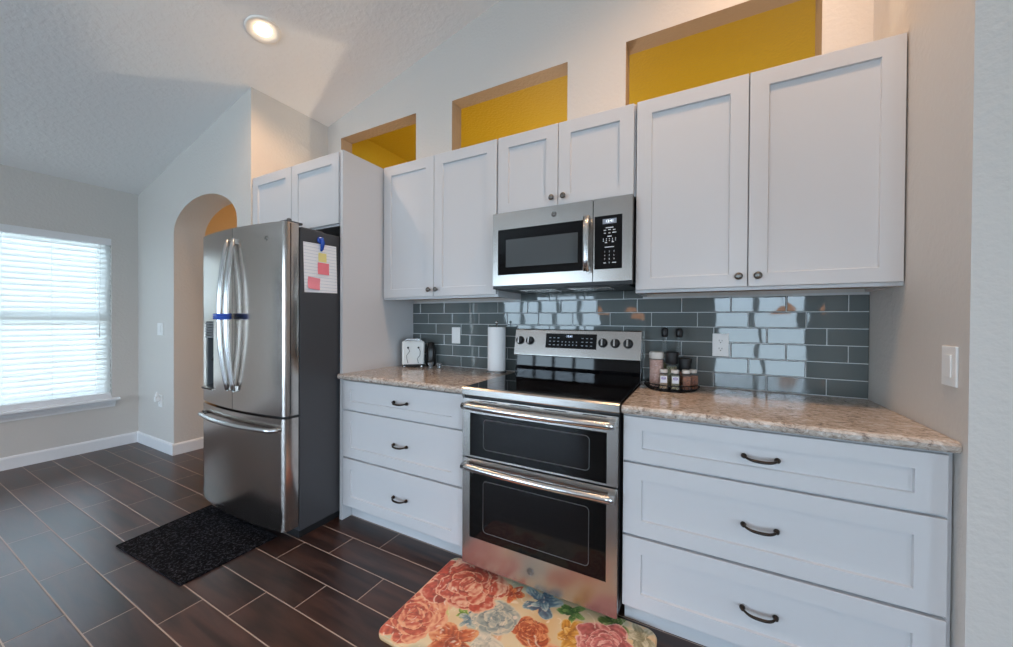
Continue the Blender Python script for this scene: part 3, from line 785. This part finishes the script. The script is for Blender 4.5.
# ------------------------------------------------------------ microwave
MW = thing('microwave', 'stainless over-the-range microwave under the short wall cabinet', 'microwave', (.381, -.2, 1.444))
obj('case', B(.003, .757, -.345, -.01, 1.447, 1.853), mat('mw_case', (.018, .018, .02), .4), MW)
bm = bmesh.new(); yf, yb = -.373, -.345
for a, b, c, d in ((.001, .569, 1.447, 1.506), (.001, .569, 1.758, 1.851), (.001, .034, 1.506, 1.758), (.520, .569, 1.506, 1.758)): box(bm, a, b, yf, yb, c, d)
md_ = obj('door', bm, STEEL, MW)
bm = bmesh.new(); box(bm, .034, .520, yf + .0012, yb, 1.506, 1.758); obj('door_glass', bm, BLACKGL, md_)
bm = bmesh.new(); box(bm, .084, .494, yf + .0004, yf + .0013, 1.548, 1.700); obj('viewing_window', bm, mat('mw_window', (.075, .085, .09), .10), md_)
bm = bmesh.new(); tube(bm, [(.546, -.405, 1.497), (.546, -.412, 1.56), (.546, -.414, 1.63), (.546, -.412, 1.70), (.546, -.405, 1.765)], .016, 12, sx=.8)
for z in (1.510, 1.752): box(bm, .536, .556, -.408, yf, z - .012, z + .012, bev=.003)
obj('handle', bm, CHROME, md_)
emblem(md_, .366, yf, 1.807, .015, EMB, STEEL)
bm = bmesh.new()
for a, b, c, d in ((.573, .757, 1.447, 1.506), (.573, .757, 1.765, 1.851), (.573, .579, 1.506, 1.765), (.711, .757, 1.506, 1.765)): box(bm, a, b, yf, yb, c, d)
cp = obj('control_panel', bm, STEEL, MW)
obj('panel_glass', B(.579, .711, yf + .0008, yb, 1.506, 1.765), BLACKGL, cp)
MARK = mat('print_white', (.62, .64, .66), .6)
bm = bmesh.new(); box(bm, .618, .684, yf + .0002, yf + .0009, 1.725, 1.749); obj('display_lcd', bm, mat('lcd', (.14, .16, .19), .3, emit=(.5, .6, .75), estr=.08), cp)
text('lcd_digits', '12:41', .018, (.651, yf, 1.737), mat('lcd_digit', (.8, .85, .9), .5, emit=(.8, .9, 1), estr=.8), cp)
for j, row_ in enumerate(('123', '456', '789')):
    for i, ch in enumerate(row_): text('key_digit', ch, .011, (.629 + i * .022, yf + .0003, 1.590 - j * .018), MARK, cp)
text('key_digit', '0', .011, (.651, yf + .0003, 1.536), MARK, cp)
bm = bmesh.new()
for (x, z, w_) in [(.629, 1.694, .012), (.651, 1.696, .012), (.673, 1.694, .012), (.629, 1.680, .010), (.651, 1.680, .010), (.674, 1.681, .018), (.651, 1.706, .036), (.651, 1.664, .020), (.651, 1.612, .044), (.629, 1.536, .012), (.674, 1.536, .018),
                  (.635, 1.634, .010), (.667, 1.636, .010)] + [(.622 + i * .0145, 1.652 - j * .009, .004) for i in range(5) for j in range(2)]:
    box(bm, x - w_/2, x + w_/2, yf + .0003, yf + .0009, z - .0022, z + .0022)
obj('key_legend', bm, MARK, cp)
bm = bmesh.new(); box(bm, .001, .758, -.368, -.345, 1.430, 1.4465); box(bm, .02, .74, -.345, -.03, 1.425, 1.4465); mb = obj('underside', bm, DARK, MW)
bm = bmesh.new(); box(bm, .12, .34, -.28, -.12, 1.4235, 1.425); box(bm, .42, .64, -.28, -.12, 1.4235, 1.425); obj('grease_filter', bm, STEEL, mb)

# ------------------------------------------------------------ counter props
# paper towel roll
t = thing('paper_towel_holder', 'upright steel paper towel stand on the left counter beside the range', 'paper towel holder', (-.122, -.105, .9155))
bm = bmesh.new(); lathe(bm, [(.068, 0), (.068, .006), (.060, .010), (.012, .012)], seg=36); obj('base', bm, CHROME, t, local=True)
bm = bmesh.new(); lathe(bm, [(.005, .010), (.005, .318), (.009, .322), (.009, .330), (.003, .334)], seg=14); obj('post', bm, CHROME, t, local=True)
bm = bmesh.new(); N = 40
rings = []
for r, h in ((.020, .014), (.057, .014), (.058, .018), (.058, .290), (.057, .294), (.020, .294)):
    rings.append([bm.verts.new((-.122 + r * math.cos(2*PI*k/N), -.105 + r * math.sin(2*PI*k/N), .9155 + h)) for k in range(N)])
for i in range(6):
    a, b = rings[i], rings[(i+1) % 6]
    for k in range(N): f = bm.faces.new((a[k], a[(k+1) % N], b[(k+1) % N], b[k])); f.smooth = i in (2, 5)
bmesh.ops.recalc_face_normals(bm, faces=bm.faces)
tag(obj('paper_towel_roll', bm, PAPER, loc=(-.122, -.105, .93)), 'full white paper towel roll standing upright beside the range', 'paper towel roll')

# toaster
TT = thing('toaster', 'small white retro toaster on chrome feet in the left counter corner', 'toaster', (-.797, -.140, .9155), .74)
CREAM = mat('toaster_white', (.76, .77, .75), .18, coat=.5)
w2, d2_, = .078, .060
bm = bmesh.new(); box(bm, -w2, w2, -d2_, d2_, .022, .186)
vert_e = [e for e in bm.edges if abs(e.verts[0].co.z - e.verts[1].co.z) > .1]
bmesh.ops.bevel(bm, geom=vert_e, offset=.014, segments=4, profile=.5, affect='EDGES')
te = [e for e in bm.edges if all(v.co.z > .18 for v in e.verts)]
bmesh.ops.bevel(bm, geom=te, offset=.012, segments=4, profile=.5, affect='EDGES')
obj('shell', bm, CREAM, TT, local=True, smooth=False)
bm = bmesh.new(); box(bm, -w2 + .015, w2 - .015, -d2_ + .01, d2_ - .01, .185, .190, bev=.001); box(bm, -.050, .050, -.040, .040, .189, .204, bev=.004)
tp = obj('top_plate', bm, CHROME, TT, local=True)
bm = bmesh.new()
for x in (-.024, .024): box(bm, x - .009, x + .009, -.034, .034, .2035, .2046)
obj('bread_slot', bm, DARK, tp, local=True)
for sx_ in (-1, 1):
    bm = bmesh.new(); x = sx_ * .036
    lathe(bm, [(.007, 0), (.007, .006), (.004, .008)], (x, -d2_ - .0002, .140), 14, axis='y')
    tube(bm, [(x, -d2_ - .004, .14), (x + .012 * 1, -d2_ - .004, .115), (x + .010 * sx_, -d2_ - .003, .085), (x - .008, -d2_ - .002, .062), (x, -d2_ - .001, .030)], .0016, 6)
    obj('lever', bm, DARK, TT, local=True)
for sx_ in (-1, 1):
    for sy_ in (-1, 1):
        bm = bmesh.new(); lathe(bm, [(.011, 0), (.012, .006), (.006, .012), (.008, .024)], (sx_ * .058, sy_ * .042, 0), 14); obj('foot', bm, CHROME, TT, local=True)
obj('base', B(-w2 + .012, w2 - .012, -d2_ + .01, d2_ - .01, .012, .024), DARK, TT, local=True)
# dark jar behind toaster, small glass salts beside it
bm = bmesh.new(); lathe(bm, [(.032, 0), (.036, .01), (.036, .130), (.028, .150), (.024, .154), (.024, .170), (.01, .174)], (0, 0, 0), 28)
o = obj('dark_jar', bm, mat('dark_jar', (.018, .016, .015), .18)); o.location = (-.705, -.052, .9155); tag(o, 'round black jar tucked behind the toaster', 'jar')
CLR = mat('clear_glass', (.85, .88, .9), .04, spec=.6, trans=.75)
for i, (x, y, lab) in enumerate(((-.640, -.135, 'tiny clear glass salt dish nearest the toaster'), (-.575, -.120, 'tiny clear glass salt dish farther right from the toaster'))):
    bm = bmesh.new(); lathe(bm, [(.014, 0), (.016, .004), (.010, .012), (.019, .022), (.021, .036), (.018, .036), (.014, .024)], seg=18)
    o = obj('salt_dish', bm, CLR); o.location = (x, y, .9155); tag(o, lab, 'dish')

# spice tray
WIRE = mat('black_wire', (.012, .012, .012), .35, .6)
TX, TY, TZ = .916, -.150, .9155
t = thing('spice_tray', 'round black wire tray of bottles and spice jars on the right counter', 'tray', (TX, TY, TZ))
bm = bmesh.new()
ringp = lambda r, z, n=48: [(r * math.cos(2*PI*k/n), r * math.sin(2*PI*k/n), z) for k in range(n)]
tube(bm, ringp(.122, .030), .0028, 8, closed=True); tube(bm, ringp(.114, .005), .0028, 8, closed=True)
obj('rim', bm, WIRE, t, local=True)
bm = bmesh.new()
for k in range(40):
    a = 2 * PI * k / 40; b = a + .10
    tube(bm, [(.114 * math.cos(a), .114 * math.sin(a), .005), (.128 * math.cos((a+b)/2), .128 * math.sin((a+b)/2), .018), (.122 * math.cos(b), .122 * math.sin(b), .030)], .0015, 5)
obj('wire_wall', bm, WIRE, t, local=True)
bm = bmesh.new(); lathe(bm, [(.114, .001), (.114, .005)], seg=40); obj('tray_base', bm, WIRE, t, local=True)
ZT = TZ + .0052
def vessel(name, label, cat, x, y, parts, grp=None, rot=0):
    th = thing(name, label, cat, (x, y, ZT), rot, grp)
    for pn, m_, prof_, seg in parts:
        bm = bmesh.new(); lathe(bm, prof_, seg=seg); obj(pn, bm, m_, th, local=True)
    return th
PINK = colour_noise and mat('pink_salt', (.62, .33, .27), .35); colour_noise(PINK, 160, (.45, .22, .17), (.78, .50, .42))
HERB = mat('dried_herbs', (.2, .2, .1), .4); colour_noise(HERB, 170, (.06, .06, .02), (.36, .33, .17))
TAN = mat('ground_spice', (.3, .2, .1), .4); colour_noise(TAN, 180, (.20, .12, .05), (.46, .32, .17))
RED = mat('chili_flakes', (.2, .05, .02), .4); colour_noise(RED, 150, (.10, .02, .01), (.42, .14, .05))
SHEER = bpy.data.materials.new('bottle_glass'); SHEER.use_nodes = True
P(SHEER).inputs['Base Color'].default_value = (.30, .34, .35, 1); P(SHEER).inputs['Roughness'].default_value = .05; P(SHEER).inputs['Alpha'].default_value = .16; P(SHEER).inputs['Specular IOR Level'].default_value = .8
LID = mat('cream_lid', (.62, .57, .52), .4)
vessel('salt_jar', 'tall glass jar of pink salt with a pale lid, left side of the spice tray', 'jar', .846, -.150, [
    ('salt', PINK, [(.028, .002), (.033, .008), (.033, .138)], 28), ('lid', LID, [(.034, .142), (.036, .146), (.036, .172), (.031, .178)], 28), ('glass', SHEER, [(.030, 0), (.035, .006), (.035, .142), (.034, .144)], 28)])
def grinder(label, x, y, h, fill, hh):
    return vessel('spice_grinder', label, 'grinder', x, y, [
        ('spice', fill, [(.020, .003), (.024, .01), (.024, h - .01)], 20), ('glass', SHEER, [(.022, 0), (.026, .006), (.026, h), (.024, h + .002)], 24),
        ('grinder_top', DARK, [(.024, h), (.030, h + .006), (.026, h + hh * .45), (.033, h + hh * .85), (.033, h + hh), (.010, h + hh + .003)], 28)])
grinder('tallest spice grinder with a flared black top, centre of the spice tray', .918, -.155, .118, HERB, .062)
grinder('shorter spice grinder with a black top, right side of the spice tray', .978, -.140, .090, RED, .060)
def oil(label, x, y, h, m_):
    return vessel('oil_bottle', label, 'bottle', x, y, [
        ('glass', SHEER, [(.022, 0), (.026, .006), (.026, h * .50), (.022, h * .58), (.011, h * .70), (.011, h * .86)], 24),
        ('oil', m_, [(.020, .004), (.022, .01), (.022, h * .40)], 20),
        ('pourer_cap', DARK, [(.013, h * .84), (.017, h * .86), (.017, h * .97), (.010, h)], 18)])
oil('slim glass oil bottle with black cap, back left of the spice tray', .880, -.092, .300, mat('oil', (.20, .17, .05), .15))
oil('slim glass vinegar bottle with black cap, back right of the spice tray', .948, -.088, .298, mat('vinegar', (.10, .12, .10), .15))
LBL = mat('jar_label', (.66, .66, .70), .6); LBLP = mat('label_violet', (.22, .16, .38), .6)
def spicejar(label, x, y, fill, rot, lbl=True):
    th = thing('spice_jar', label, 'spice jar', (x, y, ZT), rot, 'small square spice jars at the front of the tray')
    bm = bmesh.new(); box(bm, -.0175, .0175, -.0175, .0175, .003, .070, bev=.004); obj('spice', bm, fill, th, local=True)
    bm = bmesh.new(); box(bm, -.0195, .0195, -.0195, .0195, 0, .076, bev=.005); lathe(bm, [(.016, .075), (.015, .084)], seg=18); obj('glass', bm, SHEER, th, local=True)
    bm = bmesh.new(); lathe(bm, [(.0175, .082), (.0185, .085), (.0185, .096), (.016, .0985)], seg=22); obj('lid', bm, LID, th, local=True)
    if lbl:
        bm = bmesh.new(); box(bm, -.015, .015, -.0204, -.0198, .034, .068); L_ = obj('label', bm, LBL, th, local=True)
        bm = bmesh.new(); tube(bm, [(.0095 * math.cos(a), -.0207, .0565 + .006 * math.sin(a)) for a in [2*PI*k/20 for k in range(20)]], .0011, 5, closed=True)
        box(bm, -.008, .008, -.0209, -.0204, .0545, .0585); obj('label_print', bm, LBLP, L_, local=True)
spicejar('square jar of tan ground spice, leftmost small jar at the tray front', .886, -.222, TAN, .1)
spicejar('square jar of dried green herbs, middle of the small jars at the tray front', .937, -.218, HERB, .15)
spicejar('square jar of red-brown flakes, third small jar at the tray front', .984, -.197, RED, .35, False)
spicejar('square jar of brown spice, rightmost small jar on the tray rim', 1.013, -.160, RED, .6, False)

# ------------------------------------------------------------ floor mats
bm = bmesh.new()
mp_ = [(-1.842, -.935), (-1.775, -1.405), (-1.094, -1.376), (-1.094, -.935)]
vb = [bm.verts.new((x, y, 0.0005)) for x, y in mp_]; vt = [bm.verts.new((x, y, .008)) for x, y in mp_]
bm.faces.new(vb[::-1]); bm.faces.new(vt)
for k in range(4): bm.faces.new((vb[k], vb[(k+1) % 4], vt[(k+1) % 4], vt[k]))
bmesh.ops.recalc_face_normals(bm, faces=bm.faces)
tag(obj('floor_mat', bm, MATM, loc=(-1.44, -1.17, 0)), 'dark speckled rectangular mat on the floor in front of the refrigerator', 'mat')

# floral kitchen rug: the painted pattern is a colour attribute on a fine grid
RX0, RX1, RY0, RY1, RR = -.088, .905, -1.140, -.598, .045
RZT = .016
def lerp(a, b, t_): return tuple(a[i] + (b[i] - a[i]) * t_ for i in range(3))
from mathutils import noise as mn
def srgb(r, g, b): return tuple(((c / 255) / 12.92 if c / 255 <= .04045 else ((c / 255 + .055) / 1.055) ** 2.4) for c in (r, g, b))
CREAMC = srgb(232, 214, 178)
flowers = [  # x, y, radius, palette(dark, mid, light), kind
    (.085, -.745, .165, (srgb(138, 38, 34), srgb(200, 78, 62), srgb(240, 190, 160)), 'rose'),
    (-.005, -1.00, .135, (srgb(150, 50, 40), srgb(206, 92, 70), srgb(240, 180, 140)), 'rose'),
    (.300, -.860, .095, (srgb(110, 125, 130), srgb(160, 170, 165), srgb(222, 212, 190)), 'rose'),
    (.460, -.840, .070, (srgb(130, 40, 28), srgb(190, 85, 50), srgb(232, 160, 110)), 'rose'),
    (.735, -.760, .100, (srgb(140, 50, 60), srgb(205, 110, 110), srgb(238, 190, 180)), 'rose'),
    (.300, -.700, .060, (srgb(150, 40, 30), srgb(210, 90, 50), srgb(235, 150, 90)), 'petal'),
    (.200, -1.02, .090, (srgb(140, 50, 30), srgb(205, 100, 60), srgb(236, 170, 120)), 'petal'),
    (.610, -.775, .075, (srgb(160, 95, 20), srgb(214, 150, 50), srgb(238, 200, 120)), 'petal'),
    (.435, -.680, .085, (srgb(40, 75, 110), srgb(90, 130, 150), srgb(190, 205, 200)), 'petal'),
    (.205, -.905, .055, (srgb(70, 110, 130), srgb(120, 150, 160), srgb(200, 205, 190)), 'petal'),
    (.055, -.905, .070, (srgb(160, 170, 60), srgb(205, 205, 110), srgb(232, 226, 170)), 'wash'),
    (.160, -.890, .030, (srgb(70, 120, 30), srgb(120, 160, 50), srgb(180, 200, 100)), 'petal'),
    (.570, -.670, .060, (srgb(30, 85, 40), srgb(70, 125, 60), srgb(150, 180, 100)), 'petal'),
    (.740, -.650, .070, (srgb(40, 80, 30), srgb(100, 130, 60), srgb(170, 180, 120)), 'petal'),
    (-.050, -.665, .060, (srgb(150, 140, 110), srgb(185, 175, 140), srgb(220, 210, 180)), 'petal'),
    (.850, -.660, .070, (srgb(130, 125, 95), srgb(180, 172, 140), srgb(220, 212, 185)), 'petal'),
    (-.055, -.850, .075, (srgb(200, 90, 50), srgb(225, 130, 80), srgb(240, 190, 130)), 'wash'),
    (.210, -.780, .060, (srgb(190, 130, 60), srgb(225, 170, 100), srgb(240, 205, 150)), 'wash'),
    (.360, -1.04, .10, (srgb(150, 160, 150), srgb(200, 195, 180), srgb(230, 220, 200)), 'rose'),
    (.560, -.98, .12, (srgb(160, 55, 50), srgb(214, 110, 80), srgb(240, 190, 150)), 'rose'),
    (.78, -1.0, .11, (srgb(60, 100, 125), srgb(130, 155, 160), srgb(215, 210, 190)), 'rose'),
]
rr_ = random.Random(11)
petals = []
for fx, fy, fr, pal, kind in flowers:
    L = []
    if kind == 'rose': plan = ((9, .74, .44, .36), (7, .50, .38, .30), (5, .28, .28, .24), (3, .10, .22, .16))
    elif kind == 'petal': plan = ((5, .55, .52, .30), (3, .2, .34, .2))
    else: plan = ((5, .5, .6, .45),)
    for ring, (n, rad, la, lb) in enumerate(plan):
        a0 = rr_.random() * 6.28
        for k in range(n):
            a = a0 + 2 * PI * k / n + rr_.uniform(-.3, .3); r_ = rad * rr_.uniform(.8, 1.15)
            ta = a + (PI / 2 if kind == 'rose' else 0) + rr_.uniform(-.45, .45)
            L.append((math.cos(a) * r_, math.sin(a) * r_, math.cos(ta), math.sin(ta), la * rr_.uniform(.8, 1.2), lb * rr_.uniform(.8, 1.25), rr_.uniform(-.25, .25), rr_.random()))
    L.reverse(); petals.append((fx, fy, fr, pal, kind, L))
def mix3(dk, md, lt, t_):
    t_ = max(0, min(1, t_)); return lerp(dk, md, t_ / .55) if t_ < .55 else lerp(md, lt, (t_ - .55) / .45)
def rug_col(x, y):
    n1 = mn.noise(Vector((x * 9, y * 9, 1.3))); n2 = mn.noise(Vector((x * 24, y * 24, 5.1))); n3 = mn.noise(Vector((x * 70, y * 70, 2.2)))
    n4 = mn.noise(Vector((x * 13, y * 13, 8.8)))
    c = lerp(CREAMC, srgb(222, 184, 130), max(0, min(1, .2 + n1 * .9)))
    if n4 > .15: c = lerp(c, srgb(226, 150, 100), min(.55, (n4 - .15) * 2.2))
    if n1 < -.2: c = lerp(c, srgb(178, 186, 160), min(.6, (-.2 - n1) * 4))
    wx, wy = x + n2 * .014 + n4 * .012, y + n1 * .016 + n3 * .003
    for fx, fy, fr, (dk, md, lt), kind, L in petals:
        dx, dy = (wx - fx) / fr, (wy - fy) / fr
        if dx * dx + dy * dy > 1.9: continue
        hit = None
        for px, py, ca_, sa_, la, lb, tone, ph in L:
            u, v = dx - px, dy - py; uu, vv = (u * ca_ + v * sa_) / la, (-u * sa_ + v * ca_) / lb
            q = uu * uu + vv * vv
            if q < 1 + n3 * .15:
                outer = (dx * px + dy * py) / (math.hypot(px, py) + 1e-3) - math.hypot(px, py)
                t_ = .42 + tone + .55 * outer / lb * .6 + .35 * math.sin(vv * 9 + ph * 6 + n2 * 5) * .45 + n3 * .3
                if q > .80: t_ = .95 if outer > 0 else .05
                hit = mix3(dk, md, lt, t_); al = min(1, (1.15 - q) * 5); break
        if hit:
            c = lerp(c, hit, (.93 if kind != 'wash' else .6) * max(0, al)); break
    hl = mn.noise(Vector((x * 34 + n1 * 8, y * 60 + n4 * 9, 9.0)))
    if hl > .45: c = lerp(c, srgb(248, 228, 206), min(1, (hl - .45) * 6) * .75)
    ex = min(x - RX0, RX1 - x, y - RY0, RY1 - y)
    if ex < .006: c = lerp(srgb(196, 158, 112), c, .3)
    return c
bm = bmesh.new(); cl = bm.loops.layers.color.new('paint') if False else None
NX, NY = 330, 190
def rug_xy(i, j):
    x = RX0 + (RX1 - RX0) * i / NX; y = RY0 + (RY1 - RY0) * j / NY
    # squeeze the grid into rounded corners
    cx = min(max(x, RX0 + RR), RX1 - RR); cy = min(max(y, RY0 + RR), RY1 - RR)
    dx, dy = x - cx, y - cy
    if dx and dy:
        m_ = max(abs(dx), abs(dy)); l_ = math.hypot(dx, dy); s = m_ / l_; x, y = cx + dx * s, cy + dy * s
    return x, y
grid = []; cols = []
for j in range(NY + 1):
    for i in range(NX + 1):
        x, y = rug_xy(i, j); e_ = min(i / NX * (RX1 - RX0), (1 - i / NX) * (RX1 - RX0), j / NY * (RY1 - RY0), (1 - j / NY) * (RY1 - RY0))
        z = RZT - .006 * max(0, 1 - e_ / .010) ** 2
        grid.append((x, y, z)); cols.append(rug_col(x, y))
vg = [bm.verts.new(p) for p in grid]; W_ = NX + 1
for j in range(NY):
    for i in range(NX):
        f = bm.faces.new((vg[j*W_+i], vg[j*W_+i+1], vg[(j+1)*W_+i+1], vg[(j+1)*W_+i])); f.smooth = True
bd = [(i, 0) for i in range(NX)] + [(NX, j) for j in range(NY)] + [(i, NY) for i in range(NX, 0, -1)] + [(0, j) for j in range(NY, 0, -1)]
low = [bm.verts.new((grid[j*W_+i][0], grid[j*W_+i][1], .0005)) for i, j in bd]
for k in range(len(bd)):
    i, j = bd[k]; i2, j2 = bd[(k+1) % len(bd)]
    bm.faces.new((vg[j*W_+i], low[k], low[(k+1) % len(bd)], vg[j2*W_+i2]))
bmesh.ops.recalc_face_normals(bm, faces=bm.faces)
RUG = mat('painted_rug', (.8, .7, .5), .42)
at_ = nd(RUG, 'ShaderNodeAttribute'); at_.attribute_name = 'paint'; lk(RUG, at_.outputs['Color'], P(RUG).inputs['Base Color'])
me = bpy.data.meshes.new('kitchen_rug'); bm.to_mesh(me); bm.free(); me.materials.append(RUG)
ca = me.color_attributes.new('paint', 'FLOAT_COLOR', 'POINT')
buf = []
for k in range(len(me.vertices)):
    c = cols[k] if k < len(cols) else srgb(190, 150, 105)
    buf += [*c, 1.0]
ca.data.foreach_set('color', buf)
rug = bpy.data.objects.new('kitchen_rug', me); COL.objects.link(rug)
tag(rug, 'cushioned kitchen mat with painted red, blue and yellow flowers, in front of the range', 'mat')

# ------------------------------------------------------------ recessed ceiling lights
LAMPC = (1.0, .60, .33)
RIMM = mat('can_trim', (.85, .80, .74), .4)
LENS = mat('lamp_lens', (1, .9, .8), .5, emit=(1.0, .80, .55), estr=14)
def downlight(x, y, label, power, slope=None):
    z = ceil_z(x) if x < RX else RZ - .24 * (x - RX)
    s = math.atan(.24) * (-1 if x < RX else 1)
    t = thing('ceiling_light', label, 'ceiling light', (x, y, z), 0, 'recessed ceiling lights'); t.rotation_euler = (0, s, 0); t.location.x += 0
    bm = bmesh.new(); N = 36; rings = []
    for r, h in ((.099, .0), (.098, -.010), (.091, -.012), (.070, -.005), (.046, -.0015)):
        rings.append([bm.verts.new((r * math.cos(2*PI*k/N), r * math.sin(2*PI*k/N), h)) for k in range(N)])
    for a, b in zip(rings, rings[1:]):
        for k in range(N): f = bm.faces.new((a[k], b[k], b[(k+1) % N], a[(k+1) % N])); f.smooth = True
    obj('trim_ring', bm, RIMM, t, local=True)
    bm = bmesh.new(); lathe(bm, [(.047, -.001), (.046, -.004), (.040, -.008), (.03, -.010), (.01, -.011)], seg=28); obj('lamp_lens', bm, LENS, t, local=True, smooth=True)
    l = bpy.data.lights.new('downlight', 'SPOT'); l.energy = power; l.color = LAMPC; l.spot_size = 2.5; l.spot_blend = 1.0; l.shadow_soft_size = .05
    lo = bpy.data.objects.new('downlight', l); COL.objects.link(lo); lo.location = (x, y, z - .05)
downlight(-1.447, -.822, 'lit round recessed light in the sloped ceiling above the refrigerator', 24)
for x, y in ((.30, -1.0), (1.35, -.78), (-1.4, -3.2), (.6, -3.4), (2.9, -3.0)):
    downlight(x, y, 'recessed ceiling light in the slope outside the picture', 55 if x > 1.3 and y > -1 else 12 if y > -1.5 else 24)
# unseen point lights added to light the hall and the ochre room
def fill_light(x, y, z, p, c=(1, .72, .42)):
    l = bpy.data.lights.new('back_room_fill', 'POINT'); l.energy = p; l.color = c; l.shadow_soft_size = .08
    o = bpy.data.objects.new('back_room_fill', l); o.location = (x, y, z); COL.objects.link(o)
fill_light(-.2, 1.6, 1.6, 36, (1, .82, .6)); fill_light(1.9, 1.6, 1.6, 22, (1, .82, .6)); fill_light(-2.9, 1.6, 1.6, 26)

# glowing orange pendants added behind the camera for reflections in the tiles
SHADE = mat('added_amber_glow', (.75, .30, .08), .4, emit=(1.0, .42, .14), estr=1.6)
for x, y, lab in ((-.55, -4.5, 'unseen orange pendant added for tile reflections, the one nearest the sliding door'), (.05, -4.5, 'unseen orange pendant added for tile reflections, the second from the sliding door'),
                  (2.15, -4.5, 'unseen orange pendant added for tile reflections, the third from the sliding door'), (2.65, -4.5, 'unseen orange pendant added for tile reflections, the farthest from the sliding door')):
    zc = ceil_z(x) if x < RX else RZ - .24 * (x - RX)
    t = thing('added_pendant', lab, 'pendant lamp', (x, y, zc), 0, 'pendants added behind the camera for tile reflections')
    bm = bmesh.new(); tube(bm, [(x, y, zc), (x, y, 1.50)], .004, 8); obj('cord', bm, DARK, t)
    bm = bmesh.new(); lathe(bm, [(.06, zc - .025), (.06, zc + .01)], (x, y, 0), 20); obj('canopy', bm, DARK, t)
    bm = bmesh.new(); lathe(bm, [(.03, 1.50), (.07, 1.48), (.115, 1.41), (.12, 1.35), (.11, 1.35), (.06, 1.45)], (x, y, 0), 28); obj('added_shade', bm, SHADE, t)
